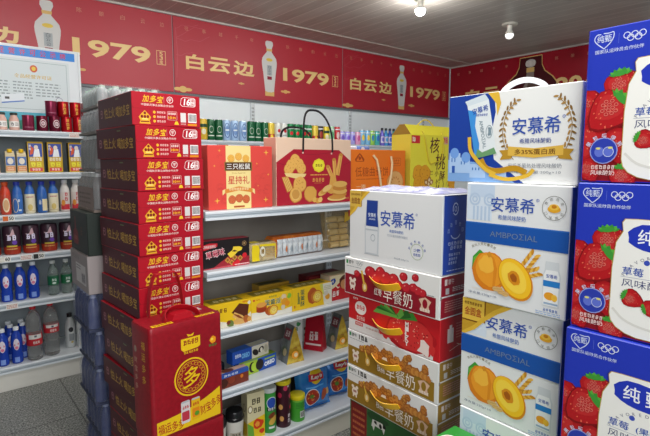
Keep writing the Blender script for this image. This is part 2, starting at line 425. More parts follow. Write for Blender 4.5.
# the banner of the right wall: a dark arch with a glass bottle
Wd, H = 2.2, .608
b = MB(); b.box(0, .016, -Wd, 0, 0, H, M('9c1024', .26, coat=.15), .0012, fm={'+x': M('777777', .6)})
fr = FR(b, (0, 0, 0), (0, -1, 0), (0, 0, 1), Wd, H)
for i, ch in enumerate('白云边'): fr.text(ch, .33 + i * .26, .24, .2, .15, CREAMGOLD, 2, .035)
arch = [(-.36, 0), (-.36, .14), (-.33, .24), (-.26, .33), (-.17, .4), (-.135, .47), (-.13, .57)]
arch = arch + [(-x, y) for x, y in reversed(arch)]
fr.poly([(1.07 + x, .02 + y) for x, y in arch], GOLD, 1); fr.poly([(1.07 + x * .955, .02 + y * .985) for x, y in arch], MAROON, 2)
prof = [(.1, .03), (.11, .1), (.1, .22), (.05, .31), (.042, .42), (.05, .44)]
fr.poly([(1.07 + r, z) for r, z in prof] + [(1.07 - r, z) for r, z in reversed(prof)], M('8d8079', .25), 3)
fr.poly([(1.07 + r, z) for r, z in prof[:4]] + [(1.07 - r * .4, z) for r, z in reversed(prof[:4])], M('5e4a43', .25), 4)
fr.rect(1.025, .42, 1.115, .47, GOLD, 4); fr.ell(1.07, .515, .062, .045, M('b9b3ad', .3), 4)
for k in range(7): fr.rect(1.022 + k * .0145, .485, 1.028 + k * .0145, .545, M('f0ece6', .3), 5)
fr.rect(1.03, .12, 1.11, .24, GOLD, 5)
fr.text('20', 1.5, .245, .27, .15, CREAMGOLD, 2, .04); fr.text('年', 1.72, .24, .1, .12, CREAMGOLD, 2, .03)
for i, ch in enumerate('往事越千年'): fr.text(ch, .12 + i * .165, .525, .034, .034, M('c98a6e', .4), 2)
for i, ch in enumerate('陈酿白云边'): fr.text(ch, 1.36 + i * .165, .525, .034, .034, M('c98a6e', .4), 2)
solo(b, 'wall_banner', 'dark red liquor banner with an arched bottle picture, on the right wall', 'banner', (XR - .018, YW - .03, 2.03), 0, 'red liquor banners under the ceiling', 0)

# ------------------------------------------------------------------ ceiling bulbs
def bulb(x, y, lit, label):
    t = thing('ceiling_bulb', label, 'light bulb', (x, y, ZC), 0, 'round bulbs on the ceiling')
    b = MB(); b.lathe([(.012, -.016), (.06, -.016), (.068, -.008), (.068, -.0005)], M('cfc9bd', .45), 24); b.build('base_plate', t)
    b = MB(); b.lathe([(.021, -.05), (.022, -.016)], M('e4e0d6', .4), 18); b.build('socket', t)
    b = MB(); b.lathe([(.0358, -.0879), (.033, -.078), (.026, -.062), (.0205, -.0502)], M('e9e6dc', .4), 20); b.build('bulb_collar', t)
    g = M('fbfbf8', .3, emit=BULB_STRENGTH) if lit else M('f4f3ee', .25, emit=1.1)
    b = MB(); b.lathe([(.001, -.128), (.014, -.126), (.026, -.119), (.034, -.106), (.036, -.094), (.0355, -.088)], g, 20); b.build('bulb_glass', t)
bulb(2.9, 2.47, True, 'brightly lit white bulb at the top edge of the photo')
bulb(4.04, 2.43, False, 'dimmer white bulb on the ceiling near the right wall banner')
bulb(1.75, 2.45, True, 'lit bulb on the ceiling over the snack shelves'); bulb(.6, 2.4, True, 'lit bulb on the ceiling over the left aisle')

# ------------------------------------------------------------------ survey helper: where a sight line meets the plane Y = const
_fw = Vector((sin(HEAD) * cos(PITCH), cos(HEAD) * cos(PITCH), -sin(PITCH))); _rt = Vector((cos(HEAD), -sin(HEAD), 0)); _up = _rt.cross(_fw)
def xz(u, v, Y):
    r = _fw * F_PX + _rt * (u - 325) + _up * (218 - v); k = Y / r.y
    return r.x * k, CAM_H + r.z * k
def X_(u, Y, v=200): return xz(u, v, Y)[0]

# ------------------------------------------------------------------ shelving
SHELFW = M('d9dee2', .38); RAIL = M('b9c3cb', .3); RAILD = M('8d979f', .35); SLOT = M('3c4043', .5); BACKP = noisy('grey_back_panel', '8f877d', '9c948a', 5, .55)
def shelf(parent, x0, x1, yf, yb, z, lip=.042, name='shelf'):
    b = MB(); b.box(x0, x1, yf + .012, yb, z - .026, z, SHELFW, .0015); o = b.build(name, parent)
    b = MB()
    b.prism([(yf + .0118, z), (yf + .004, z), (yf, z - .004), (yf, z - .011), (yf + .004, z - .013), (yf + .0045, z - lip + .011), (yf, z - lip + .009), (yf, z - lip + .001), (yf + .003, z - lip), (yf + .0118, z - lip)], 'x', x0, x1, M('dfe5ea', .3))
    b.box(x0, x1, yf + .0025, yf + .0044, z - lip + .0115, z - .0135, RAIL)
    b.box(x0, x1, yf + .0017, yf + .0024, z - lip * .58, z - lip * .5, RAILD)
    b.build('price_rail', o); return o
def upright(parent, x, y, z0, z1, slots0):
    b = MB(); b.box(x - .02, x + .02, y - .02, y, z0, z1, SHELFW, .001); z = slots0
    while z < z1 - .03:
        for dx in (-.008, .008): b.box(x + dx - .0025, x + dx + .0025, y - .0206, y - .02, z, z + .018, SLOT)
        z += .032
    b.build('upright', parent)
YF = 3.585
t = thing('wall_shelving', 'white wall shelving of drinks at the left edge', 'shelving', (0, YF, 0))
for x in (-.03, 1.17): upright(t, x, YW - YF - .001, .1, 2.0, .2)
LZ = [.158, .57, .872, 1.127, 1.389, 1.652]
for z in LZ:
    for x0, x1 in ((-1.2, -.032), (-.03, 1.168)): shelf(t, x0, x1, 0, YW - YF - .024, z)
b = MB(); b.box(-1.2, 1.168, .012, .03, .001, .115, M('dcdad2', .45), .001); b.build('plinth', t)
b = MB(); b.box(-1.2, 1.168, YW - YF - .014, YW - YF - .002, .16, 2.0, M('8f979b', .5)); b.build('back_panel', t)
t = thing('wall_shelving', 'white wall shelf of beer cans along the back wall', 'shelving', (0, YF, 0))
for x in (2.37, 3.57, 4.77): upright(t, x, YW - YF - .001, .1, 2.0, 1.3)
for x0, x1 in ((1.172, 2.369), (2.371, 3.569), (3.571, 4.769)): shelf(t, x0, x1, 0, YW - YF - .024, 1.628)

GF, GB = 1.885, 2.30
GZ = [.145, .447, .725, .99, 1.247]
g = thing('gondola_shelf', 'white snack shelf with grey back panels in the middle', 'shelving', (0, GF, 0))
for x in (.905, 1.875, 2.865): upright(g, x, GB - GF - .004, .1, 1.243, .12)
b = MB(); b.box(.89, 2.88, GB - GF - .003, GB - GF + .015, .05, 1.243, BACKP); b.build('back_panel', g)
for i, z in enumerate(GZ):
    for x0, x1 in ((.888, 1.874), (1.876, 2.88)): shelf(g, x0, x1, 0, GB - GF - .026, z, .038)
b = MB(); b.box(.888, 2.88, .014, .034, .001, .107, M('d9d4c4', .5), .001); b.build('plinth', g)
b = MB(); b.box(.888, .9, .05, GB - GF - .026, .001, .107, M('d9d4c4', .5), .001); b.build('end_plinth', g)

# ------------------------------------------------------------------ price tags on the rails of the left shelving
def price_tag(x, z, s, col, label):
    b = MB(); b.box(-.032, .032, -.0015, 0, -.017, .017, M('e8e6e0', .5), .0004); fr = side(b, '-y', -.032, .032, -.0015, 0, -.017, .017)
    if s:
        fr.rect(.002, .002, .03, .032, M(col, .5), 1); fr.text(s, .046, .018, .026, .022, INK if col != 'd8641e' else M('26282a', .5), 2, .03)
    else: fr.lines(.004, .004, .06, .03, 3, M('b5482a', .5), 1, 4)
    solo(b, 'price_tag', label, 'price tag', (x, YF - .0008, z), 0, 'price tags on the drink shelves')
price_tag(.775, 1.632, '', '', 'small price tag on the rail under the red cans')
price_tag(.375, 1.107, '50', 'd8641e', 'orange and white price tag under the coloured drink bottles')
price_tag(.34, .853, '60', 'd9d5cc', 'price tag under the purple cups, the one farthest left')
price_tag(.455, .853, '', '', 'red printed price tag under the purple cups')
price_tag(.525, .853, '50', '2d2d2d', 'dark price tag under the purple cups, beside the red printed one')
price_tag(.36, .551, '', '', 'pale price tag under the blue sports drinks')

# ------------------------------------------------------------------ cans and bottles on the wall shelf
ALU = M('c9cccf', .3, .8)
def can_mesh(r, h, body, deco=None, metal=.12, top=ALU):
    b = MB(); m = M(body, .3, metal) if isinstance(body, str) else body
    b.lathe([(r * .78, 0), (r * .9, .004), (r, .012), (r, h - .014), (r * .86, h - .003), (r * .84, h), (r * .78, h - .004)], [ALU, m, m, m, top, top], 20)
    if deco: deco(b, r, h)
    return b
def d_green(b, r, h):
    f = cyl(b, r); f.ell(0, h * .52, r * .55, h * .16, M('dfe7d8', .4), 1); f.ell(0, h * .52, r * .48, h * .135, M('0f5a30', .4), 2); f.rect(-r * .8, h * .2, r * .8, h * .25, M('dfe7d8', .4), 1)
def d_star(b, r, h):
    f = cyl(b, r); f.ell(0, h * .5, r * .5, r * .5, M('d5202a', .4), 1); f.rect(-r, h * .72, r, h * .8, M('e7ece4', .4), 1)
def d_blue(b, r, h):
    f = cyl(b, r); f.ring(0, h * .5, r * .75, h * .36, .006, M('35559a', .4), 1); f.ell(0, h * .5, r * .5, h * .22, M('6f93c8', .4), 1); f.rect(-r * .5, h * .48, r * .5, h * .55, M('e8eef5', .4), 2)
def d_white(b, r, h):
    f = cyl(b, r); f.ell(.004, h * .6, r * .45, r * .45, M('c22432', .4), 1); f.rect(-r, h * .1, r, h * .18, M('b8bdbb', .4), 1); f.rect(-r * .6, h * .36, r * .6, h * .4, M('8d9490', .4), 1)
def d_red(b, r, h):
    f = cyl(b, r); f.rect(-r * 1.1, h * .02 + .012, r * 1.1, h * .42, M('c11f25', .4), 1); f.ell(0, h * .3, r * .4, h * .1, M('f2d23a', .4), 2)
def d_yel(b, r, h):
    f = cyl(b, r); f.rect(-r, h * .6, r, h * .75, M('22452c', .4), 1); f.ell(0, h * .4, r * .55, h * .13, M('e9e2c2', .4), 1)
def d_pat(c):
    def f_(b, r, h):
        f = cyl(b, r); f.ell(0, h * .5, r * .5, h * .2, M(c, .4), 1); f.rect(-r * .9, h * .8, r * .9, h * .86, M('f1eff5', .4), 1)
    return f_
SP = {'gold': ('d8b23a', d_yel, .168), 'dgreen': ('175a35', d_green, .168), 'lblue': ('a9c6e6', d_blue, .168), 'green': ('10603a', d_green, .17),
      'yred': ('e7c94a', d_red, .168), 'white': ('dadcd6', d_white, .168), 'star': ('168048', d_star, .17), 'black': ('2b2420', d_pat('a83a2a'), .165), 'yellow': ('ecd23c', d_yel, .165),
      'lgreen': ('a7d8b0', d_pat('5fae7a'), .168), 'red': ('c22030', d_pat('e8c9c4'), .168), 'lilac': ('b3aef0', d_pat('7d5fd0'), .128), 'pink': ('efa8cd', d_pat('d85fa0'), .128),
      'lby': ('8cc8ee', d_pat('f0d24a'), .148), 'lime': ('a6dd5e', d_pat('3d8fd0'), .15), 'bgreen': ('4fb7b9', d_pat('2f6fd0'), .148)}
NAMES = {'gold': 'gold beer can at the left end of the wall shelf', 'dgreen': 'dark green and white beer can beside the gold one', 'lblue': 'light blue beer can with oval emblem',
         'green': 'deep green beer can right of the light blue cans', 'yred': 'yellow and red beer can on the wall shelf', 'white': 'white beer can with a red round mark', 'star': 'green beer can with red emblem behind the bag handles',
         'black': 'black can on the wall shelf behind the bag handles', 'yellow': 'yellow can with dark band right of the bag handles', 'lgreen': 'pale green can beside the red can on the wall shelf', 'red': 'red can on the wall shelf at the end of the tall cans',
         'lilac': 'short lilac can on the wall shelf', 'pink': 'short pink can right of the lilac cans', 'lby': 'light blue can with yellow mark on the wall shelf', 'lime': 'lime green can on the wall shelf', 'bgreen': 'teal can next to the dark capped bottles'}
row = [('gold', 205), ('dgreen', 211), ('dgreen', 218), ('lblue', 228), ('lblue', 236), ('lblue', 244), ('green', 252), ('green', 258), ('green', 265), ('yred', 271), ('white', 277.5), ('white', 284), ('star', 291), ('star', 297),
       ('star', 303), ('star', 308.5), ('yred', 314), ('black', 319), ('yellow', 324), ('lgreen', 328.5), ('red', 333), ('lilac', 338.5), ('lilac', 343), ('lilac', 347.5), ('pink', 352), ('lby', 356), ('lby', 360), ('lime', 364), ('bgreen', 368)]
tot = {k: sum(1 for q in row if q[0] == k) for k in SP}
made = {}; xl = 0; cnt = {}
def bylabel(base, i, n): return base if n == 1 else f'{base}, {ORD[i]} of {n} from the left'
for i, (k, u) in enumerate(row):
    y = YF + .06 + (i % 2) * .006; x = max(X_(u, y), xl + .0675); xl = x
    c = cnt.get(k, 0); cnt[k] = c + 1; lb = bylabel(NAMES[k], c, tot[k])
    if k not in made:
        body, de, h = SP[k]; made[k] = solo(can_mesh(.033, h, body, de), 'beer_can' if h > .16 else 'drink_can', lb, 'can', (x, y, 1.6285), 0, 'cans on the wall shelf')
        made[k].rotation_euler.z = -.25
    else: link(made[k], (x, y, 1.6285), -.25 + .2 * (c % 3 - 1), lb)
def slim_bottle(c, capc):
    t = MB(); m = M(c, .25, .1); t.lathe([(.02, 0), (.026, .004), (.027, .012), (.027, .105), (.022, .125), (.012, .142), (.011, .158)], m, 16)
    f = cyl(t, .027); f.rect(-.024, .03, .024, .095, M('e3d9ee', .4), 1); f.ell(0, .064, .014, .024, m, 2); return t, capc
xl += .02
for i, (c, n) in enumerate((('7d6fd8', 'violet'), ('4aa0dc', 'sky blue'), ('3f62c8', 'deep blue'), ('54b0a8', 'sea green'), ('d05a86', 'rose pink'), ('a84a6a', 'plum'))):
    x = max(xl + .058, X_(371.5 + i * 3.6, YF + .06)); xl = x
    t = thing('slim_bottle', f'{n} cocktail bottle with dark cap, {ORD[i]} in the row of slim bottles', 'bottle', (x, YF + .06, 1.6285), -.3, 'slim bottles on the wall shelf')
    mb, cc = slim_bottle(c, '24212b'); mb.build('bottle_body', t)
    b = MB(); b.lathe([(.013, .1582), (.0135, .162), (.0135, .18), (.011, .183)], M('24212b', .4), 14); b.build('cap', t)

# ------------------------------------------------------------------ left shelving: certificate board and cans
b = MB(); Wc, Hc = .62, .56
t = thing('certificate_board', 'framed white certificate with a blue header standing on the top drink shelf', 'notice', (.262, 3.86, 1.6535), 0)
b.box(0, Wc, 0, .012, .012, Hc, M('e6ebee', .35), .001); fr = FR(b, (0, 0, 0), (1, 0, 0), (0, 0, 1), Wc, Hc)
fr.rect(.012, .5, Wc - .02, Hc - .006, M('2f86dc', .4), 1)
for i, ch in enumerate('食品经营许可公示牌'): fr.text(ch, .045 + i * .06, .528, .036, .038, M('d8202c', .4), 2, .03)
fr.rect(.012, .022, Wc - .02, .135, M('58b6cc', .45), 1); fr.poly([(.012, .05), (.1, .1), (.22, .07), (.34, .11), (.46, .06), (.6, .04), (.6, .022), (.012, .022)], M('3d9c86', .45), 2)
fr.rect(.02, .14, Wc - .06, .485, M('d9e2e4', .4), 1); fr.frame(.035, .155, Wc - .075, .47, .003, M('9fb2b4', .4), 2)
fr.text('食品经营许可证', .34, .372, .22, .026, M('d6b13c', .4), 3, .02); fr.ell(.345, .425, .022, .024, M('d85a2a', .4), 3); fr.ell(.345, .425, .012, .014, M('e8c63c', .4), 4)
fr.lines(.06, .22, .2, .34, 6, M('98a4a6', .4), 3, 1, .06); fr.lines(.22, .22, .33, .34, 6, M('98a4a6', .4), 3, 2, .06); fr.lines(.35, .24, .5, .34, 5, M('98a4a6', .4), 3, 3, .06)
fr.ring(.49, .225, .022, .022, .003, M('8a7a9a', .4), 3)
b.build('board', t)
b = MB(); b.prism([(0, 0), (.13, .02), (.13, .075), (0, .055)], 'y', -.003, -.001, M('e9eef2', .4)); ff = FR(b, (0, -.003, 0), (1, 0, 0), (0, 0, 1)); ff.poly([(0, 0), (.13, .02), (.13, .028), (0, .008)], M('5b84cc', .4), 1); ff.rect(.02, .03, .045, .045, M('555555', .4), 1)
o = b.build('clipped_card', t); o.location = (.15, 0, .185); 
b = MB()
for x0, x1, z0, z1 in ((0, Wc, 0, .012), (0, Wc, Hc, Hc + .01)): b.box(x0, x1, -.006, .016, z0, z1, M('eef2f4', .3), .001)
for x0, x1 in ((-.01, 0), (Wc, Wc + .014)): b.box(x0, x1, -.006, .016, 0, Hc + .01, M('eef2f4', .3), .001)
b.build('frame', t)

LT = LZ[5] + .0006
def jar(x, lb):
    t = thing('drink_jar', lb, 'jar', (x, 3.65, LT), -.1, 'pink jars on the top shelf')
    b = MB(); b.lathe([(.02, 0), (.026, .003), (.028, .012), (.028, .06), (.024, .076), (.018, .088), (.018, .094)], M('dfb3a4', .35), 18)
    f = cyl(b, .028); f.rect(-.036, .02, .036, .056, M('f0ece8', .45), 1); f.scrawl(-.01, .038, .016, .018, 1, M('3a2c2a', .5), 2, 1); f.lines(.004, .026, .026, .05, 3, M('6a5652', .5), 2, 4); b.build('jar_body', t)
    b = MB(); b.lathe([(.019, .0942), (.021, .096), (.021, .107), (.018, .11)], M('2f3a36', .4), 16); b.build('lid', t)
jar(.383, 'pink jar with white label and dark lid, at the left end'); jar(.448, 'pink jar with white label and dark lid, next to the plum can')
def tin(body, deco, r=.0335, h=.098):
    b = MB(); m = M(body, .28, .5)
    b.lathe([(r * .93, 0), (r, .004), (r, h - .006), (r * 1.03, h - .005), (r * 1.03, h), (r * .95, h), (r * .93, h - .003)], [m, m, M('7e1018', .3, .5), m, m, m], 22); deco(b, r, h); return b
def t_plum(b, r, h): cyl(b, r).rect(-.028, .02, .028, .026, M('a0506a', .4), 1)
def t_knot(b, r, h):
    f = cyl(b, r); f.ring(.004, .05, .02, .026, .004, M('e7d0d2', .4), 1); f.ring(.004, .05, .012, .014, .004, M('e7d0d2', .4), 1); f.scrawl(.004, .05, .016, .02, 1, M('e7d0d2', .4), 2, 5)
def t_gold(b, r, h):
    f = cyl(b, r); [f.scrawl(.006, .074 - i * .024, .02, .02, 1, M('e2ad3e', .4), 1, i) for i in range(3)]
tp = solo(tin('8a2848', t_plum), 'drink_tin', 'plum drink tin beside the pink jars, bottom row', 'can', (.525, 3.65, LT), 0, 'tins on the top drink shelf')
tk = solo(tin('6d1430', t_knot), 'drink_tin', 'dark red tin with a pale knot emblem, left one of the bottom row', 'can', (.603, 3.65, LT), -.1, 'tins on the top drink shelf')
link(tk, (.674, 3.65, LT), .1, 'dark red tin with a pale knot emblem, under the plum tin')
tg = solo(tin('b40d1c', t_gold), 'drink_tin', 'red tin with gold writing, bottom row left', 'can', (.745, 3.65, LT), -.15, 'tins on the top drink shelf')
link(tg, (.815, 3.65, LT), -.1, 'red tin with gold writing, bottom row right')
link(tg, (.886, 3.66, LT), -.1, 'red tin with gold writing, bottom row beside the wrapped bottles')
link(tp, (.66, 3.655, LT + .0985), .1, 'plum drink tin, upper row at the left')
link(tg, (.731, 3.65, LT + .0985), -.15, 'red tin with gold writing, upper row left')
link(tg, (.802, 3.65, LT + .0985), -.1, 'red tin with gold writing, upper row right')
link(tg, (.873, 3.66, LT + .0985), -.1, 'red tin with gold writing, upper row beside the wrapped bottles')
link(tp, (.69, 3.74, LT), .1, 'plum drink tin in the back row, under another'); link(tp, (.695, 3.74, LT + .0985), .1, 'plum drink tin on top of the back row')

# shelf 2: gold cartons and small juice packs
def gold_carton():
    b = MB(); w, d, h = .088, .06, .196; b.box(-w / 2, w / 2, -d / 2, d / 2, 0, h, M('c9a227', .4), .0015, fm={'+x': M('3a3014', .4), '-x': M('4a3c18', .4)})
    f = side(b, '-y', -w / 2, w / 2, -d / 2, d / 2, 0, h); f.rect(.006, .1, w - .006, h - .012, M('3c4fa0', .4), 1)
    f.ell(w * .55, .16, .012, .014, M('e6d4c2', .4), 3); f.poly([(.03, .1), (.07, .1), (.064, .15), (.04, .152)], M('eceff2', .4), 2); f.poly([(.012, .11), (.03, .12), (.036, .15), (.02, .17)], M('d9572c', .4), 2)
    [f.scrawl(.014, .168 - i * .018, .014, .015, 1, M('f3e8d8', .4), 3, i) for i in range(2)]
    f.scrawl(w / 2, .084, .07, .022, 4, M('e9e4d4', .4), 2, 3); f.scrawl(w / 2, .05, .066, .028, 2, M('e8e23a', .4), 2, 8, .2); f.rect(.008, .008, w - .008, .03, M('d33f45', .4), 1); f.scrawl(w / 2, .019, .05, .014, 3, M('f5e9d9', .4), 2, 9)
    return b
z = LZ[4] + .0006
gc = solo(gold_carton(), 'drink_carton', 'gold drink carton with a blue picture, left one of three', 'carton', (.551, 3.66, z), 0, 'gold drink cartons')
link(gc, (.661, 3.66, z), .03, 'gold drink carton with a blue picture, middle one of three'); link(gc, (.787, 3.66, z), 0, 'gold drink carton with a blue picture, right one of three')
def juice(x, lb):
    t = thing('juice_pack', lb, 'juice', (x, 3.66, z), 0, 'small juice packs with yellow caps')
    b = MB(); w = .052; b.box(-w / 2, w / 2, -.024, .024, 0, .112, M('d9c69a', .4), .001); f = side(b, '-y', -w / 2, w / 2, -.024, .024, 0, .112)
    f.rect(.002, .01, w - .002, .04, M('d27a35', .4), 1); f.rect(.002, .045, w - .002, .1, M('4d6fae', .4), 1); f.ell(w / 2, .072, .016, .02, M('e5dccb', .4), 2); f.lines(.008, .012, w - .008, .036, 2, M('f2e4c8', .4), 2, 2); b.build('pack', t)
    b = MB(); b.prism([(-.024, .1122), (.024, .1122), (.0, .135)], 'x', -.024, .024, M('e6d9b8', .4)); b.build('gable_top', t)
    b = MB(); b.lathe([(.013, .126), (.014, .128), (.014, .146), (.012, .148)], M('f0c21a', .4), 14, (0, -.012, 0)); b.build('cap', t)
juice(.33, 'juice pack with yellow cap at the far left edge'); juice(.412, 'juice pack with yellow cap, second from the left edge'); juice(.474, 'juice pack with yellow cap beside the gold cartons')

# shelf 3: coloured bottles
z = LZ[3] + .0006
def milk_bottle(x, lb, lower, upper, capc, dec, h=.205):
    t = thing('drink_bottle', lb, 'bottle', (x, 3.65, z), -.12, 'coloured drink bottles on the third shelf')
    b = MB(); lo, up = M(lower, .32), M(upper, .32); k = h / .205
    b.lathe([(.024, 0), (.028, .004), (.03, .012), (.0305, .10 * k), (.03, .125 * k), (.026, .15 * k), (.019, .168 * k), (.0155, .178 * k), (.0155, .182 * k)], [lo, lo, lo, lo, up, up, up, up], 18); dec(b); b.build('bottle_body', t)
    b = MB(); b.lathe([(.0175, .1822 * k), (.0185, .186 * k), (.0185, .202 * k), (.016, .205 * k)], M(capc, .35), 16); b.build('cap', t)
def k_blue(b):
    f = cyl(b, .0305); f.ring(-.012, .055, .018, .045, .004, M('d9c9a4', .4), 1); f.rect(.004, .02, .022, .03, M('d8dfe8', .4), 1); f.scrawl(.008, .085, .014, .018, 1, M('e8eef5', .4), 2, 2)
def k_cream(b):
    f = cyl(b, .0305); f.lines(-.02, .1, .022, .112, 1, M('b04a50', .4), 1, 2); f.ell(0, .04, .014, .02, M('d9c070', .4), 1); f.rect(-.026, .006 + .01, .026, .02, M('cdb98e', .4), 1)
def k_bluecream(b):
    f = cyl(b, .0305); f.rect(.0, .014, .034, .09, M('ead9ad', .4), 1); f.scrawl(-.014, .07, .014, .03, 1, M('dfe6f2', .4), 1, 4)
def k_red(b):
    f = cyl(b, .0305); f.ell(.004, .06, .02, .045, M('ead8b5', .4), 1); f.ell(.004, .06, .014, .034, M('d8a878', .4), 2)
def k_white(b):
    f = cyl(b, .0305); f.rect(-.03, .014, .03, .05, M('cc3440', .4), 1); [f.scrawl(.006, .115 - i * .03, .02, .026, 1, M('c23a44', .4), 1, i) for i in range(2)]; f.ell(-.012, .06, .012, .02, M('e0913a', .4), 2)
milk_bottle(.372, 'red drink bottle with orange cap at the left edge', 'c94a34', 'cf3f26', 'e0592a', k_red)
milk_bottle(.436, 'blue drink bottle with a pale ring, left one', '3a6db6', '2d62b2', '2b3fae', k_blue)
milk_bottle(.505, 'cream drink bottle with blue neck, left one', 'e6dcbe', '3268b4', '2b3fae', k_cream)
milk_bottle(.574, 'blue drink bottle with a cream panel', '3166b0', '2d62b2', '2b3fae', k_bluecream)
milk_bottle(.64, 'cream drink bottle with blue neck, right one', 'e6dcbe', '3268b4', '2b3fae', k_cream)
milk_bottle(.709, 'white and red drink bottle with white cap, left one', 'd9ccc6', 'dcd6d0', 'e6e6e4', k_white, .212)
milk_bottle(.776, 'white and red drink bottle with white cap, right one', 'd9ccc6', 'dcd6d0', 'e6e6e4', k_white, .212)

# shelf 4: dark purple cups
z = LZ[2] + .0006
def cup():
    b = MB(); c0, c1 = M('3a2230', .35), M('a3341f', .4)
    b.lathe([(.04, 0), (.045, .004), (.047, .03), (.048, .05), (.05, .12), (.05, .165), (.047, .178), (.044, .18)], [c1, c1, c1, c0, c0, c0, c0], 22)
    f = cyl(b, .0495); f.poly([(-.03, .125), (.01, .165), (.018, .125), (-.005, .12)], M('c9a0a8', .4), 8); f.scrawl(0, .108, .054, .034, 2, M('e4dcf2', .4), 9, 7, .2); f.rect(-.03, .05, .03, .06, M('c9b23c', .4), 3); f.ell(.015, .078, .014, .014, M('6a43a8', .4), 8); f.lines(-.03, .03, .03, .045, 1, M('e0b06a', .4), 8, 3)
    return b
c0 = None
for i, x in enumerate((.285, .392, .497, .602, .714)):
    lb = f'dark purple drink cup with slanted white lettering, {ORD[i]} from the left edge'
    if not c0: c0 = solo(cup(), 'drink_cup', lb, 'cup', (x, 3.66, z), -.12, 'dark purple cups')
    else: link(c0, (x, 3.66, z), -.12, lb)

# shelves 5 and 6: water and sports drinks
def sports(x, y, z, lb, src=[]):
    if src: return dup(src[0], (x, y, z), -.15, lb)
    t = thing('sports_drink', lb, 'bottle', (x, y, z), -.15, 'blue sports drinks'); src.append(t)
    b = MB(); m = M('2c52c8', .12, trans=.35, ior=1.33)
    b.lathe([(.026, 0), (.031, .004), (.033, .012), (.033, .05), (.03, .075), (.033, .1), (.034, .15), (.03, .18), (.02, .2), (.014, .212), (.014, .216)], m, 20); f = cyl(b, .0345); f.ell(0, .13, .017, .038, M('e4dbe6', .4), 1); f.poly([(-.012, .12), (.012, .128), (.012, .14), (-.012, .132)], M('d23b5a', .4), 6); f.ell(0, .108, .01, .01, M('e07a9a', .4), 2); f.rect(-.014, .012, .014, .045, M('7d9be0', .4), 1); b.build('bottle_body', t)
    b = MB(); b.lathe([(.015, .2162), (.0165, .218), (.0165, .236), (.014, .239)], M('e8ecf0', .35), 16); b.build('cap', t); return t
z = LZ[1] + .0006
for i, x in enumerate((.27, .345, .42, .495)): sports(x, 3.655, z, f'blue sports drink with oval label, upper row, {ORD[i]} from the left edge')
def water(x, y, z, lb, src=[]):
    if src: return dup(src[0], (x, y, z), .1, lb)
    t = thing('water_bottle', lb, 'bottle', (x, y, z), 0, 'clear water bottles with green labels'); src.append(t)
    b = MB(); m = M('cfdcd6', .08, trans=.82, ior=1.33)
    b.lathe([(.027, 0), (.032, .004), (.033, .012), (.031, .03), (.033, .045), (.033, .13), (.032, .15), (.025, .18), (.014, .2), (.013, .212)], m, 20); b.build('bottle_body', t)
    b = MB(); g = M('1e6a45', .35); b.lathe([(.0336, .07), (.034, .0705), (.034, .1295), (.0336, .13)], g, 20); f = cyl(b, .034); f.scrawl(0, .105, .03, .018, 2, M('e6efe8', .4), 1, 6); f.ell(0, .084, .012, .007, M('dfe9e2', .4), 1); b.build('label_band', t)
    b = MB(); b.lathe([(.0145, .2122), (.0155, .214), (.0155, .23), (.013, .233)], M('e4e8e6', .35), 16); b.build('cap', t); return t
for i, x in enumerate((.61, .69, .77)): water(x, 3.655, z, f'clear water bottle with green label, {ORD[i]} from the blue sports drinks')
z = LZ[0] + .0006
k = 0
for yy, xs in ((3.65, (.3, .377)), (3.73, (.285, .355, .425)), (3.81, (.28, .352, .424))):
    for j, x in enumerate(xs): sports(x, yy, z, f'blue sports drink, lowest shelf, {("front", "second", "back")[int(round((yy - 3.65) / .08))]} row, {ORD[j]} from the left edge')
def big_water(x, y, lb, low):
    t = thing('large_water_bottle', lb, 'bottle', (x, y, z), 0, 'large clear water bottles with red caps')
    b = MB(); m = M('d2d3d1', .08, trans=.82, ior=1.33); P = [(.038, 0), (.044, .005), (.046, .015)]
    for i in range(6): P += [(.046, .03 + i * .018), (.0435, .039 + i * .018)]
    P += [(.046, .15), (.046, .2), (.046, .255), (.04, .29), (.026, .318), (.015, .332), (.015, .338)]
    b.lathe(P, m, 22); b.build('bottle_body', t)
    b = MB(); z0 = .1 if low else .16; h = .075 if low else .055; b.lathe([(.0465, z0), (.0472, z0 + .0005), (.0472, z0 + h), (.0465, z0 + h + .0005)], M('c02430', .4), 22)
    f = cyl(b, .0472, z0); f.rect(-.04, h - .02 if not low else h - .03, .04, h - .001, M('e2dfda', .4), 1); f.scrawl(.004, h * .28, .04, .018, 3, M('f0e9e2', .4), 2, 3); f.rect(-.006, h - .018, .008, h - .006, M('55606a', .4), 2); b.build('label_band', t)
    b = MB(); b.lathe([(.017, .3382), (.019, .34), (.019, .36), (.017, .363)], M('c81f28', .35), 18); b.build('cap', t)
big_water(.478, 3.65, 'large water bottle with red cap and low red label', True); big_water(.582, 3.668, 'large water bottle with red cap and red label at mid height', False)
def milk_tea(x, y, lb):
    t = thing('milk_tea_bottle', lb, 'bottle', (x, y, z), 0, 'white bottles with black caps')
    b = MB(); b.lathe([(.028, 0), (.032, .004), (.033, .014), (.033, .15), (.028, .18), (.016, .208), (.014, .215)], M('c9cdcd', .35), 18); f = cyl(b, .033)
    f.ell(.0, .13, .016, .018, M('2a2c30', .4), 1); f.rect(-.014, .05, .018, .1, M('8d9396', .4), 1); f.ell(.004, .04, .008, .008, M('b8a04a', .4), 1); b.build('bottle_body', t)
    b = MB(); b.lathe([(.0155, .2152), (.017, .217), (.017, .24), (.014, .243)], M('17181a', .4), 14); b.build('cap', t)
milk_tea(.71, 3.74, 'white bottle with black cap, left one on the lowest shelf'); milk_tea(.775, 3.70, 'white bottle with black cap beside the wrapped stack')

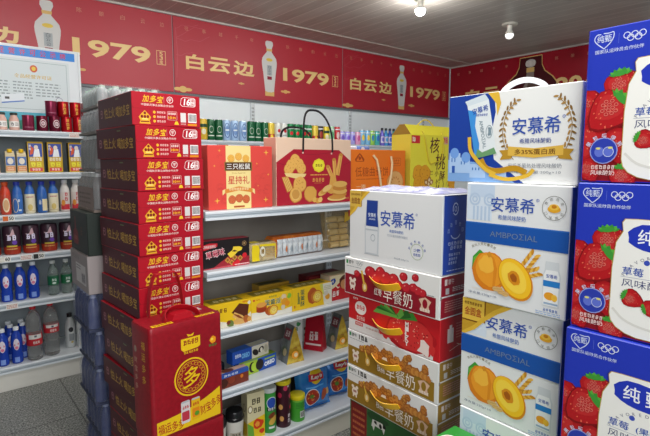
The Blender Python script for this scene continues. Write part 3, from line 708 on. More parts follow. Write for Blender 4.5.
# ------------------------------------------------------------------ left stack: red herbal tea cartons
JW, JD, JH = .268, .40, .1212
def tea_carton():
    b = MB(); red = M('ac0b21', .4); dark = M('520d1c', .42, spec=.4)  # sides take a darkened red: the shade on them is put into the colour
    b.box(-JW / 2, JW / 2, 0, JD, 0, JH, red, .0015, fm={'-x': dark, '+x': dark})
    f = side(b, '-y', -JW / 2, JW / 2, 0, JD, 0, JH); w, h = JW, JH
    f.rect(.004, .0605, w - .004, .0618, M('8e0818', .4), 1); f.poly([(0, .0618), (.007, .0618), (0, .075)], M('8e0818', .4), 1)
    for i, ch in enumerate('加多宝'): f.text(ch, .052 + i * .027, .098, .027, .026, M('efc62a', .4), 2, .035, .25)
    f.rect(.121, .085, .122, .112, M('d9868c', .4), 1)
    f.ring(.145, .099, .0125, .0125, .002, M('f3e3dc', .4), 1); f.text('宇', .145, .099, .012, .014, M('f3e3dc', .4), 2, .03)
    f.text('中国航天事业战略合作伙伴', .097, .076, .125, .0088, M('eecfc6', .4), 2, .02)
    x0, x1 = .186, .25
    P = [(x0 + .008, .079), (x1 - .006, .079), (x1, .085), (x1, .108), (x1 - .006, .114), (x0 + .012, .114), (x0 + .004, .108), (x0, .086)]
    f.poly(P, M('f4eae6', .4), 1); c = [(sum(p[0] for p in P) / 8, sum(p[1] for p in P) / 8)][0]
    f.poly([(c[0] + (x - c[0]) * .955, c[1] + (y - c[1]) * .91) for x, y in P], red, 2)
    f.text('16', .2135, .0965, .027, .026, M('fbf7f4', .4), 3, .02, .15); f.rect(.228, .083, .246, .11, M('f4eae6', .4), 3); f.text('罐', .237, .103, .014, .012, red, 4, .02); f.text('装', .237, .0895, .014, .012, red, 4, .02)
    # gold crest
    G = M('e2a62a', .4)
    f.poly([(.026, .006), (.068, .006), (.064, .018), (.07, .03), (.06, .042), (.047, .055), (.034, .042), (.024, .03), (.03, .018)], G, 1)
    for dx in (-.011, 0, .011): f.ell(.047 + dx, .032, .005, .006, M('7d1014', .4), 2, n=10)
    f.rect(.031, .012, .063, .016, M('7d1014', .4), 2); f.rect(.036, .021, .058, .025, M('f3dc7a', .4), 2); f.ell(.047, .045, .005, .005, M('7d1014', .4), 2, n=10)
    for i in range(3):
        f.ell(.083, .05 - i * .0165, .0052, .0052, M('efb52c', .4), 1, n=12); f.scrawl(.109, .05 - i * .0165, .034, .0085, 4, M('eebfb5', .4), 1, i)
    f.rrect(.133, .024, .172, .057, .004, M('e7b5ae', .4), 1); f.rrect(.1342, .0252, .1708, .0558, .0035, red, 2); f.scrawl(.152, .048, .031, .009, 4, M('f3ddd4', .4), 3, 7); f.text('10', .144, .033, .014, .01, M('efb52c', .4), 3, .03); f.scrawl(.16, .033, .014, .008, 2, M('efb52c', .4), 3, 2)
    f.poly([(.16, .008), (.178, .008), (.176, .014), (.173, .02), (.165, .02), (.162, .014)], M('efc62a', .4), 3)
    f.rect(.186, .018, .208, .054, M('d8d2cf', .4), 1)
    f.barcode(.217, .018, .252, .054, M('2c2226', .5), M('efeae7', .4), 1); f.rect(.215, .006, .253, .014, M('e08a1e', .4), 1); f.scrawl(.197, .011, .022, .006, 4, M('e5b7b0', .4), 1, 4)
    f = side(b, '-x', -JW / 2, JW / 2, 0, JD, 0, JH)
    f.text('怕上火', .145, .06, .13, .042, M('cfa23a', .4), 2, .02); f.text('喝加多宝', .3, .058, .15, .042, M('cfa23a', .4), 2, .02); f.scrawl(.045, .06, .034, .036, 1, M('a86a74', .4), 2, 3)
    f.rect(.01, .1125, .29, .1165, M('3c0812', .4), 1); f.rect(.225, .104, .26, .109, M('6e7a4a', .4), 1)
    f = side(b, '+z', -JW / 2, JW / 2, 0, JD, 0, JH); f.rect(.1, .004, .168, JD - .004, M('d8d2c4', .3), 1)
    return b
offs = [(0, 0), (-.004, .004), (.003, 0), (0, .003), (-.012, 0), (-.01, .002), (-.014, 0), (-.006, 0), (-.003, .002), (.002, 0), (.006, .003), (.008, 0), (.006, .002), (.0, .004)]
src = None
for i in range(14):
    n = 13 - i; dx, dy = offs[i]
    lb = ('red herbal tea carton on top of the tall stack' if n == 0 else 'red herbal tea carton at the bottom of the tall stack' if n == 13 else f'red herbal tea carton, {ORD[n]} from the top of the tall stack')
    loc, rz = (.729 + dx, 1.85 + dy, .0006 + i * (JH + .001)), radians((0, -.6, .5, 0, .8, -.5, .4, 0, -.8, .6, 0, -.5, .7, -2.4)[i] + 4)
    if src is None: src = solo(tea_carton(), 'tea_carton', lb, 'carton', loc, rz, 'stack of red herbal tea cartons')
    else: link(src, loc, rz, lb)

# ------------------------------------------------------------------ the wrapped packs behind it
FILM = noisy('shrink_film', 'b9bdc2', 'e8ebee', 30, .15, .5, 0, .004, alpha=.13)
def pack(label, x, z, h, nx, ny, bodyc, capc, tray, group, film=FILM, wrap=None):
    p = .058
    w, d = nx * p, ny * p
    t = thing('bottle_pack', label, 'drink pack', (x + .045, 2.3, z), 0, group)
    b = MB(); b.box(-.002, w + .002, -.002, d + .002, 0, .012, M(tray, .6), .001); b.build('tray', t)
    first = None
    for j in range(ny):
        for i in range(nx):
            if 0 < i < nx - 1 and 0 < j < ny - 1 and h < .1: pass
            if first is None:
                b = MB(); r = .0275; hh = h - .016
                b.lathe([(r * .85, 0), (r, .004), (r, hh * .62), (r * .8, hh * .8), (r * .5, hh * .9), (r * .5, hh)], [M(bodyc, .35)] * 4 + [M(capc, .4)], 14)
                first = b.build('bottle', t); first.location = (p * .5, p * .5, .0125)
            else:
                c = first.copy(); COL.objects.link(c); c.parent = t; c.location = (p * (i + .5), p * (j + .5), .0125)
    b = MB(); b.prism([(0, .013), (w, .013), (w, h * .66), (w - .016, h), (.016, h), (0, h * .66)], 'y', 0, d, film)
    if wrap:
        b2 = wrap; b2(b, w, d, h)
    b.build('shrink_wrap', t)
    return t
pg = 'shrink wrapped packs behind the red cartons'
def carton(label, x, z, w, d, h, col, deco):
    b = MB(); b.box(0, w, 0, d, 0, h, M(col, .5), .002); deco(b, w, d, h); return solo(b, 'drink_carton', label, 'carton', (x + .045, 2.3, z), 0, pg)
z = .0006
for i in range(5):
    pack(f'bluish shrink wrapped drink pack, {("lowest", "second lowest", "third lowest", "fourth lowest", "topmost")[i]} of the blue packs behind the red cartons', .492 - .006 * i + (.012 if i % 2 else 0), z, .172, 5, 5, '3f4870', '99a2c0', '3a405a', pg, noisy(f'blue_film_{i}', '6a7298', 'a9b0c8', 25, .2, .5, 0, .004, alpha=.2)); z += .1735
def dl(b, w, d, h):
    f = side(b, '-x', 0, w, 0, d, 0, h); f.rect(.1, .03, .28, .12, M('dcd8d6', .5), 1); f.barcode(.2, .035, .27, .085, M('6a6468', .5), M('cfcac9', .5), 2); f.lines(.11, .09, .19, .115, 2, M('8a8488', .5), 2); f.scrawl(.1, .145, .14, .02, 5, M('8d8482', .5), 1, 3)
carton('pale grey carton with a barcode label under the dark green carton', .475, z, .3, .32, .172, 'a79d9c', dl); z += .1735
def dg(b, w, d, h):
    f = side(b, '-x', 0, w, 0, d, 0, h); R_ = M('7d2424', .5); f.poly([(.06, .03), (.14, .03), (.15, .05), (.145, .09), (.112, .105), (.108, .16), (.092, .16), (.088, .105), (.055, .09), (.05, .05)], R_, 1); f.scrawl(.21, .1, .04, .04, 1, M('5f3a2a', .5), 1, 4); f.rect(.07, .05, .13, .07, M('9a4a40', .5), 2)
carton('dark green carton printed with a red bottle, behind the red cartons', .482, z, .3, .32, .189, '26302a', dg); z += .1905
def wl(b, w, d, h):
    f = side(b, '-x', 0, w, 0, d, 0, h); f.rect(.004, .014, d - .004, h * .62, M('97847c', .5), 2); f.lines(.04, .03, d - .05, .09, 3, M('75655f', .5), 3, 2)
pack('shrink wrapped bottle pack with a brown label, above the dark green carton', .515, z, .176, 5, 5, '7f7e7c', 'c7c9c8', '8a7d74', pg, wrap=wl); z += .1775
pack('shrink wrapped bottle pack, third from the top', .53, z, .166, 5, 5, '858787', 'cdd0cf', '7f7a76', pg); z += .1675
pack('shrink wrapped bottle pack, second from the top', .538, z, .113, 5, 5, '8d9092', 'd2d5d4', '8c8884', pg); z += .1145
pack('topmost shrink wrapped bottle pack, with pale and green caps', .55, z, .1, 5, 5, '9ba3a3', 'c3dccb', '8c8884', pg)

# ------------------------------------------------------------------ red gift bags in front of the stack
def wooden_pallet():
    t = thing('pallet', 'low wooden pallet under the red gift bags', 'pallet', (.56, 1.655, 0), radians(6))
    wd = noisy('pallet_wood', '8a6a44', 'b08d60', 8, .7, .2, stretch=(1, 8, 8))
    for y in (.0, .075, .13):
        b = MB(); b.box(0, .29, y, y + .03, .03, .047, wd, .001); b.build('deck_board', t)
    for x in (.0, .25):
        b = MB(); b.box(x, x + .04, 0, .16, .0006, .0296, wd, .001); b.build('bearer', t)
wooden_pallet()
BW, BD, BH = .292, .15, .415
def gift_bag(label, loc, rz, handles):
    t = thing('gift_bag', label, 'bag', loc, rz, 'red gift bags of drinks')
    red = noisy('bag_red', '8d081a', '9c0d20', 60, .42, .08)
    b = MB(); nx, nz = 12, 12
    def front(u, v): # bulging sides
        return .006 * sin(pi * u) * sin(pi * v)
    # body: rounded box built from rings
    ring = []
    V = []; Fc = []
    def prof(v):
        k = 1 - .05 * (abs(2 * v - 1) ** 6); return k
    N = 40; L = []
    rr = .014
    for (cx, cy, a) in ((BW - rr, rr, -pi / 2), (BW - rr, BD - rr, 0), (rr, BD - rr, pi / 2), (rr, rr, pi)):
        for k in range(5): L.append((cx + rr * cos(a + pi / 2 * k / 4), cy + rr * sin(a + pi / 2 * k / 4)))
    zs = [0, .006, .02, .1, .2, .3, .39, BH - .006, BH]
    for zz in zs:
        e = .004 if zz in (0, BH) else 0
        for x, y in L: V.append((BW / 2 + (x - BW / 2) * (1 - e * 4), BD / 2 + (y - BD / 2) * (1 - e * 8), zz))
    n = len(L)
    for j in range(len(zs) - 1):
        for k in range(n): Fc.append((j * n + k, j * n + (k + 1) % n, (j + 1) * n + (k + 1) % n, (j + 1) * n + k))
    Fc.append(tuple(reversed(range(n)))); Fc.append(tuple(range((len(zs) - 1) * n, len(zs) * n)))
    b.add(V, Fc, red)
    Y = M('efc51c', .42); R2 = M('b60d1f', .4)
    f = FR(b, (0, 0, 0), (1, 0, 0), (0, 0, 1), BW, BH)
    # yellow swoosh along the bottom
    P = [(.016, .012), (BW - .016, .012), (BW - .016, .125)] + [(BW - .016 - (BW - .032) * t_, .07 + .055 * (1 - t_) ** 2.2) for t_ in (.12, .25, .4, .55, .7, .85, 1)]
    f.poly(P, Y, 1)
    for i, ch in enumerate('福运多多'): f.text(ch, .032 + i * .026, .04 - .002 * i, .025, .036, M('b3111c', .4), 2, .05, 0, .06)
    for i, ch in enumerate('财宝多多'): f.text(ch, .2 + i * .023, .055 + .006 * i, .022, .038, M('b3111c', .4), 2, .05, 0, .12)
    f.ring(.157, .2, .07, .072, .006, Y, 2, 40); f.ring(.157, .2, .058, .06, .0015, Y, 2, 36); R = random.Random(2)
    for k in range(22):
        a = 2 * pi * k / 22; q = .05 if k % 2 else .047; f.ring(.157 + q * cos(a), .2 + q * 1.03 * sin(a), .008, .007, .002, M('d99f22', .4), 2, 10)
    f.text('多', .157, .2, .072, .078, Y, 4, .04, .1)
    f.rect(.118, .312, .196, .35, Y, 2); f.poly([(.118, .312), (.128, .302), (.186, .306), (.196, .312)], Y, 2); f.scrawl(.157, .333, .062, .02, 4, M('93121a', .4), 3, 2); f.scrawl(.157, .296, .06, .009, 6, Y, 2, 5); f.poly([(.147, .355), (.167, .355), (.172, .366), (.157, .36), (.142, .366)], Y, 2)
    f.blob(.25, .318, .014, M('ef9a1c', .4), 2, 3, .12); f.blob(.247, .32, .006, M('f7d64a', .4), 3, 4, .1); f.text('鲜橙多', .25, .297, .034, .01, M('2f8a3c', .4), 2, .03)
    for cx, c1, c2 in ((.128, 'd8d0d0', 'c23a4a'), (.17, 'e8b81e', 'e58a1c')):
        f.rrect(cx - .018, .03, cx + .018, .115, .006, M(c1, .35), 3); f.rrect(cx - .015, .04, cx + .015, .075, .004, M(c2, .35), 4); f.scrawl(cx, .09, .026, .012, 3, M('c01a20', .4), 5, 4); f.rect(cx - .016, .108, cx + .016, .114, M('b9bcc0', .3), 4)
    f.ell(.174, .052, .01, .009, M('5c9a2c', .4), 5)
    f = side(b, '-x', 0, BW, 0, BD, 0, BH)
    f.vtext('福运多多', .098, .36, .03, M('d9a82c', .4), 2, .04, 1.4); f.vtext('财宝多多', .035, .29, .022, M('c9a08a', .4), 2, .03, 1.5); f.ell(.035, .32, .01, .012, M('a58a7a', .4), 2)
    f = side(b, '+z', 0, BW, 0, BD, 0, BH); f.rect(.02, .012, .1, .034, Y, 1); f.scrawl(.06, .023, .07, .012, 5, M('93121a', .4), 2, 8); f.rect(.19, .012, .27, .03, Y, 1); f.scrawl(.23, .021, .07, .01, 6, M('93121a', .4), 2, 9); f.rect(.22, .09, .26, .12, M('c9bfb8', .4), 1)
    b.build('bag_body', t)
    hm = M('b51122', .5)
    if handles:
        b = MB(); b.prism([(.1, BH + .0004), (.19, BH + .0004), (.18, BH + .02), (.112, BH + .02)], 'y', .03, .12, hm); b.build('handle_wrap', t)
        for y, s, hz in ((.135, 1, .155), (.02, -1, .03)):
            pts = []
            for k in range(17):
                a = pi * k / 16; x = .145 - .07 * cos(a) * (1 if s > 0 else 1.0)
                if s > 0: pts.append((x - .01, y + .004 + .0 * sin(a), BH + .002 + hz * min(1, sin(a) * 1.25)))
                else: pts.append((x, y + .012 + .05 * sin(a), BH + .002 + .032 * sin(a)))
            b = MB(); b.tube(pts, .01, hm, 8, flat=(.0035, .026) if s > 0 else (.004, .03)); b.build('handle', t)
    return t
gift_bag('red gift bag with a big gold character, standing upright on top of another', (.554, 1.645, .4645), radians(6), True)
gift_bag('red gift bag underneath, only its top edge showing at the bottom of the photo', (.556, 1.65, .048), radians(5), False)

# ------------------------------------------------------------------ gift boxes on top of the snack shelf
def cookie(f, cx, cy, r, l, seed=0, base='d9a24a', dark='b97d2c', marks=6):
    f.blob(cx, cy, r, M(dark, .5), l, seed, .05, 18); f.blob(cx, cy + r * .06, r * .92, M(base, .5), l + 1, seed, .05, 18); R = random.Random(seed)
    for k in range(marks): a = 2 * pi * k / max(1, marks) + seed; f.ell(cx + r * .5 * cos(a), cy + r * .5 * sin(a), r * .1, r * .07, M(dark, .5), l + 2, a, 8)
def sparkle(f, x, y, r, m, l=2): f.poly([(x, y + r), (x + r * .2, y + r * .2), (x + r, y), (x + r * .2, y - r * .2), (x, y - r), (x - r * .2, y - r * .2), (x - r, y), (x - r * .2, y + r * .2)], m, l)
TZ = GZ[4] + .0006
# coral gift box
t = thing('gift_box', 'coral red gift box with a cream centre band', 'gift box', (.925, 1.93, TZ), 0)
w, d, h = .323, .11, .278
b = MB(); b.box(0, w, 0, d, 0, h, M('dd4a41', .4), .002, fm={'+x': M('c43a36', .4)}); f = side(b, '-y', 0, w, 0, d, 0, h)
R = random.Random(4)
for i in range(16):
    cx, cy = R.choice((R.uniform(.02, .08), R.uniform(.24, .3))), R.uniform(.03, .25)
    for q in (1, 1.5): f.ring(cx, cy, .012 * q, .009 * q, .0009, M('c23a3a', .4), 1, 16, R.uniform(0, 2), R.uniform(3, 6))
C = M('f0d992', .42); f.rect(.085, 0, .208, h, C, 2)
for x, y, r in ((.29, .25, .014), (.285, .035, .014), (.04, .04, .014), (.055, .255, .007), (.3, .15, .007), (.03, .19, .006), (.24, .2, .006), (.245, .1, .005)): sparkle(f, x, y, r, M('f0b04a', .4), 2)
for x in (.11, .147, .184): cookie(f, x, .222 + (.008 if x == .147 else 0), .017, 3, int(x * 100), 'e8b04a', 'd0843a')
f.rect(.078, .168, .215, .207, M('8a6a34', .4), 3); f.rect(.082, .172, .211, .203, M('4d2e16', .4), 4); f.text('三只松鼠', .1465, .1875, .118, .026, M('f3f0ea', .4), 5, .04)
f.text('Three Squirrels', .147, .158, .07, .006, M('a8722a', .4), 3, .01)
f.text('星持礼', .147, .128, .106, .036, M('c9282a', .4), 3, .035)
f.poly([(.066, .062), (.08, .075), (.08, .09), (.066, .084)], C, 3); f.poly([(.228, .062), (.214, .075), (.214, .09), (.228, .084)], C, 3); f.poly([(.078, .07), (.147, .082), (.216, .07), (.216, .088), (.147, .1), (.078, .088)], M('dd8a3a', .4), 4); f.scrawl(.147, .088, .1, .011, 8, M('f6e3b0', .4), 5, 3)
for x in (.112, .147, .182): cookie(f, x, .042 + (.005 if x == .147 else 0), .019, 4, int(x * 90), 'cf6a3c', 'a8432c')
f.rect(.12, .006, .174, .014, M('b0522c', .4), 4)
b.build('box_body', t)
b = MB()
for x in (.06, .22): b.box(x, x + .05, .02, .03, h + .0002, h + .004, M('6a2c1c', .5), .0005)
b.build('closing_tabs', t)
# big gift bag with black ribbon handles
w, d, h = .468, .11, .322
t = thing('gift_bag', 'large cream and red pastry gift bag with black ribbon handles', 'gift bag', (1.27, 1.93, TZ), 0)
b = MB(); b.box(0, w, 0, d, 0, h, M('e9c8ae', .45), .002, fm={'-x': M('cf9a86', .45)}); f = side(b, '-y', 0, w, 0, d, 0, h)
PR = M('b01a30', .4); f.poly([(0, 0), (w, 0), (w, .21), (.385, .268), (.1, .268), (0, .205)], PR, 1)
f.stroke([(.1, .268), (.12, .25), (.2, .242), (.3, .25), (.385, .268)], .002, M('8d1226', .4), 2); f.stroke([(0, .205), (.06, .19), (.1, .215)], .002, M('8d1226', .4), 2); f.stroke([(w, .21), (.41, .19)], .002, M('8d1226', .4), 2)
f.ell(.155, .252, .005, .005, M('e5c9b8', .4), 2, n=10); f.ell(.335, .25, .005, .005, M('e5c9b8', .4), 2, n=10)
DO, DD = 'e8b25a', 'c9873a'
for x, y, r in ((.085, .19, .03), (.13, .195, .03), (.108, .215, .03), (.07, .172, .028), (.145, .175, .028)): cookie(f, x, y, r, 2 + int(x * 60) % 3, int(x * 100), DO, DD, 5)
f.poly([(.045, .155), (.175, .15), (.165, .135), (.11, .128), (.055, .14)], M('f0d38a', .4), 6)
f.poly([(.03, .135), (.065, .14), (.1, .075), (.06, .062)], M(DD, .4), 2); [f.stroke([(.036 + i * .009, .134), (.066 + i * .009, .068)], .004, M('f0c870', .4), 3) for i in range(4)]
cookie(f, .135, .098, .04, 5, 3, DO, DD, 5); f.stroke([(.115, .12), (.135, .1), (.155, .115)], .002, M(DD, .4), 8)
cookie(f, .11, .048, .038, 8, 7, DO, DD, 5); cookie(f, .11, .05, .026, 10, 9, 'd09848', 'efc878', 0); cookie(f, .2, .05, .04, 5, 8, 'e2aa4e', DD, 0)
for k, (x, y) in enumerate(((.225, .02), (.245, .014), (.26, .02))): f.blob(x, y, .014, M(('e6b85a', 'd89c42', 'f0c870')[k], .4), 7 + k, k, .2, 7)
f.blob(.253, .19, .036, M('f0e02a', .4), 2, 1, .03, 8, 1.1, .95); f.blob(.253, .19, .032, M('d8c41e', .4), 3, 1, .03, 8, 1.1, .95); f.blob(.253, .19, .03, M('f2e53a', .4), 4, 1, .03, 8, 1.1, .95); f.scrawl(.253, .19, .045, .014, 3, M('7a3a1c', .4), 5, 2)
f.lines(.2, .138, .31, .15, 1, M('e2a24a', .4), 2, 2, .02); f.scrawl(.25, .118, .08, .02, 4, M('e2a24a', .4), 2, 6); f.lines(.225, .1, .275, .106, 1, M('c9873a', .4), 2, 3)
for (x0, y0, x1, y1) in ((.335, .14, .31, .185), (.36, .14, .352, .22), (.375, .14, .398, .245)):
    f.stroke([(x0, y0), (x1, y1)], .024, M('e8b05a', .4), 3); f.stroke([(x0 + .004, y0), (x1 + .004, y1)], .005, M('c98a3c', .4), 4); f.ell(x1, y1, .012, .008, M('c9873a', .4), 4)
f.poly([(.3, .06), (.33, .045), (.36, .05), (.37, .1), (.362, .14), (.33, .15), (.322, .1)], M('e2a850', .4), 6)
for k in range(4): f.ell(.39 + .004 * (k % 2), .04 + k * .018, .048, .016, M(('c98638', 'e6b45e')[k % 2], .4), 5 + k)
for k in range(3): f.ell(.278 + k * .014, .055 + k * .01, .032, .014, M(('e6b45e', 'd49a48', 'efc578')[k], .4), 8 + k, .4)
f.ell(.37, .022, .062, .014, M('f0d080', .4), 9); f.ell(.372, .028, .056, .012, M('d39642', .4), 10); f.text('500克', .44, .02, .03, .009, M('e2a24a', .4), 2, .02)
b.build('bag_body', t)
BLK = M('241f22', .3)
for yy, x0, x1, hz, lean in ((.004, .155, .34, .2, -.012), (.106, .1, .29, .06, .02)):
    pts = []
    for k in range(25):
        a = pi * k / 24; sx = (x0 + x1) / 2 - (x1 - x0) / 2 * math.copysign(abs(cos(a)) ** .75, cos(a))
        if hz > .1: pts.append((sx - .04 * sin(a) ** 2, yy - .0055 + lean * sin(a), h - .065 + hz * sin(a) ** .8))
        else: pts.append((sx, yy + lean * sin(a), h - .03 + .03 + hz * sin(a)))
    b = MB(); b.tube(pts, .01, BLK, 8, flat=(.011, .0015)); b.build('ribbon_handle', t)
# orange bag
w, d, h = .43, .09, .275
t = thing('gift_bag', 'orange cookie bag with cream rope handles', 'gift bag', (1.755, 1.95, TZ), 0)
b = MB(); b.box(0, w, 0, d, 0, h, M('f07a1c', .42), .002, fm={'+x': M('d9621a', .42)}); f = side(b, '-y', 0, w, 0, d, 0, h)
BR = M('a8430f', .45); f.poly([(.035, .21), (.095, .21), (.1, .222), (.08, .244), (.065, .256), (.05, .244), (.03, .222)], BR, 1); f.poly([(.04, .214), (.09, .214), (.065, .248)], M('f07a1c', .42), 2); f.blob(.065, .228, .01, BR, 3, 2)
f.text('低糖曲奇饼', .16, .155, .255, .052, BR, 1, .0); f.lines(.04, .112, .25, .118, 1, BR, 1, 5, .01); f.text('一添', .075, .075, .07, .022, M('f3d3a8', .4), 1, .01); f.rrect(.318, .185, .39, .232, .01, M('c25a18', .4), 1); f.rrect(.321, .188, .387, .229, .008, M('f07a1c', .42), 2); f.scrawl(.354, .216, .05, .012, 3, BR, 3, 1); f.scrawl(.354, .2, .05, .01, 4, BR, 3, 2)
cookie(f, .345, .085, .07, 2, 5, 'eab06a', 'd0803a', 12); cookie(f, .33, .03, .05, 4, 6, 'e2a45c', 'c87a34', 8); cookie(f, .25, .03, .04, 5, 6, 'e2a45c', 'c87a34', 8)
b.build('bag_body', t)
RP = M('eacfa0', .6)
for x0, x1, yo in ((.175, .305, -.0065),):
    b = MB(); pts = [(x0 - .015, yo, .245), (x0 + .005, yo - .008, .22), (x0 + .02, yo - .012, .16), (x0 + .035, yo - .012, .08), (x0 + .06, yo - .012, .035), ((x0 + x1) / 2 + .01, yo - .012, .028), (x1 - .03, yo - .012, .07), (x1 - .012, yo - .012, .14), (x1 - .004, yo - .01, .2), (x1 - .008, yo - .004, .24)]
    b.tube(pts, .0065, RP, 8, flat=None); b.build('rope_handle', t)
# yellow walnut pastry bag
w, d, h = .43, .15, .43
t = thing('gift_bag', 'tall yellow walnut pastry bag with a folded top', 'gift bag', (2.205, 1.93, TZ), 0)
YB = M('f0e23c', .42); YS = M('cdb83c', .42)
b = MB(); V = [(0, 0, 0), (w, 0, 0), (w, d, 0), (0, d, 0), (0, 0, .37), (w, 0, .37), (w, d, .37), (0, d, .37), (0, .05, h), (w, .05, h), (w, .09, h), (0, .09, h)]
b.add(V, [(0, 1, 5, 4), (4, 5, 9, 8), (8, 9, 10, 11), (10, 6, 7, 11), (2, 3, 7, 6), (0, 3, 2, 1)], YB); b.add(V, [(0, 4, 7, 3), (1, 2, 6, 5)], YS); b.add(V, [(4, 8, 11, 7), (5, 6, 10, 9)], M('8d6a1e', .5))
f = FR(b, (0, 0, 0), (1, 0, 0), (0, 0, 1), w, h); nrm = Vector((0, -.1, .05)).normalized()
f2 = FR(b, (0, 0, .3), (1, 0, 0), (0, 0, 1), w, .11)
BRN = M('5a2410', .45)
f.text('核', .222, .31, .095, .095, BRN, 2, .03, .1); f.text('桃', .28, .21, .1, .1, BRN, 2, .03, .1); f.text('小', .245, .14, .034, .04, BRN, 2, .02, .1); f.text('酥', .3, .125, .055, .055, BRN, 2, .02, .1); f.text('饼', .262, .075, .05, .055, BRN, 2, .02, .1); f.stroke([(.3, .125), (.315, .07), (.31, .04)], .005, BRN, 2); f.scrawl(.185, .15, .045, .01, 4, BRN, 2, 3); f.lines(.165, .13, .21, .136, 1, BRN, 2, 2)
f.ring(.37, .06, .028, .032, .002, M('8a7a2a', .4), 2); f.scrawl(.37, .06, .03, .016, 2, M('8a7a2a', .4), 2, 4)
for x, y, r, k in ((.075, .14, .052, 1), (.135, .14, .05, 2), (.075, .08, .045, 3), (.13, .08, .042, 4), (.43 - .01, .08, .035, 6), (.425, .045, .03, 7)): cookie(f, min(x, w - r), y, r, 2 + k, k, 'eaa41e', 'c77a16', 5)
for x, y in ((.145, .085), (.17, .075), (.195, .085), (.175, .1)): f.blob(x, y, .018, M('b0752e', .5), 12, int(x * 100), .25, 8); f.blob(x, y, .01, M('f0dcb0', .5), 13, int(y * 100), .25, 7)
LG = M('d6262c', .4)
for x in (.008, .385): f2.rect(x, .018, min(x + .075, w - .002), .064, LG, 2); f2.scrawl(x + .02, .041, .03, .028, 2, M('f6ead2', .4), 3, 5)
f2.rect(.3, .018, .35, .064, M('d9a88a', .4), 2); f2.scrawl(.325, .041, .04, .03, 2, LG, 3, 6)
b.build('bag_body', t)
b = MB()
for x0 in (.115, .28):
    b.tube([(x0, .012, .392), (x0 + .012, -.006, .34), (x0 + .028, -.006, .28), (x0 + .045, -.007, .22), (x0 + .058, -.007, .2)] if x0 < .2 else [(x0 + .02, .012, .392), (x0 + .02, -.006, .34), (x0 + .02, -.006, .28), (x0 + .005, -.007, .22), (x0 - .1, -.007, .196)], .004, M('d9c23a', .5), 6)
b.build('rope_handle', t)
b = MB(); b.tube([(.14 + .15 * k / 10, .07, h + .002 + .035 * sin(pi * k / 10)) for k in range(11)], .004, M('d9c23a', .5), 6); b.build('rope_handle', t)
# small blue packets behind the orange bag
for i, (x, c, n) in enumerate(((1.79, '8fa6dc', 'pale blue'), (1.9, 'd9dcea', 'white and blue'), (2.0, '6a86cc', 'blue'))):
    b = MB(); b.box(-.045, .045, 0, .05, 0, .30, M(c, .3), .008); f = side(b, '-y', -.045, .045, 0, .05, 0, .3); f.blob(.045, .25, .025, M('3a4fa0', .4), 1, i, .3, 9); f.blob(.03, .28, .014, M('e8ecf6', .4), 2, i + 3, .3, 8)
    solo(b, 'snack_packet', f'{n} snack packet standing behind the orange cookie bag', 'packet', (x, 2.1, TZ), 0, 'packets behind the orange bag')

# ------------------------------------------------------------------ second shelf of snacks
def pillow(b, w, h, dth, m, nx=16, ny=14, seed=0, crimp=.035, wr=.004, seam='y', pw=2.4):
    """filled film bag standing in the x-z plane (front towards -y); returns a drawing surface on its front"""
    R = random.Random(seed); ph = [R.uniform(0, 6) for _ in range(6)]
    def D(u, v):
        a = 2 * u / w - 1; c = 2 * v / h - 1
        k = max(0, 1 - abs(a) ** pw) ** .6 * max(0, 1 - abs(c) ** 3.2) ** .6
        if v < crimp or v > h - crimp: k *= .12
        return dth / 2 * k + wr * k ** .5 * (sin(u / w * 13 + ph[0] + 3 * sin(v / h * 4 + ph[1])) * .6 + sin(v / h * 15 + ph[2] + 4 * u / w) * .5) + .0006
    def E(u, v): # sides draw in where the bag is full
        c = abs(2 * v / h - 1); return (u - w / 2) * (1 - .11 * (1 - c ** 3)) 
    base = len(b.V); mi = b.mi(m)
    for sgn in (-1, 1):
        for j in range(ny + 1):
            for i in range(nx + 1): u, v = w * i / nx, h * j / ny; b.V.append((E(u, v), sgn * D(u, v), v))
    n = (nx + 1) * (ny + 1)
    for j in range(ny):
        for i in range(nx):
            a = base + j * (nx + 1) + i
            b.F.append((a, a + 1, a + nx + 2, a + nx + 1)); b.I.append(mi); a += n; b.F.append((a, a + nx + 1, a + nx + 2, a + 1)); b.I.append(mi)
    def edge(i, j): return base + j * (nx + 1) + i
    for j in range(ny):
        for i in (0, nx):
            q = [edge(i, j), edge(i, j) + n, edge(i, j + 1) + n, edge(i, j + 1)]; b.F.append(tuple(q)); b.I.append(mi)
    for i in range(nx):
        for j in (0, ny): b.F.append((edge(i, j), edge(i + 1, j), edge(i + 1, j) + n, edge(i, j) + n)); b.I.append(mi)
    return FR(b, (0, 0, 0), (1, 0, 0), (0, 0, 1), w, h, fn=lambda u, v, d: (E(u, v), -D(u, v) - d * 2 - .0012, v))
SZ = GZ[3] + .0006
b = MB(); w, d, h = .226, .06, .125; b.box(0, w, 0, d, 0, h, M('1a1315', .4), .001, fm={'+z': M('a82a3a', .4)}); f = side(b, '-y', 0, w, 0, d, 0, h)
f.poly([(0, 0), (.05, .008), (.12, .05), (w, .04), (w, 0)], M('9c2430', .4), 1); f.poly([(0, 0), (w, .0), (w, .012), (0, .004)], M('c9505c', .4), 2)
f.poly([(.0, .085), (.066, .098), (.068, .112), (.03, .115), (.0, .108)], M('c81f2a', .4), 2); f.frame(.002, .094, .06, .106, .0012, M('f0d8d8', .4), 3); f.scrawl(.03, .1, .05, .007, 6, M('f3e6e2', .4), 4, 2)
f.text('草莓味', .057, .068, .092, .036, M('f2e4e2', .4), 2, .09, 0, .16); f.text('草莓味', .057, .068, .088, .031, M('cf4a62', .4), 3, .03, 0, .16)
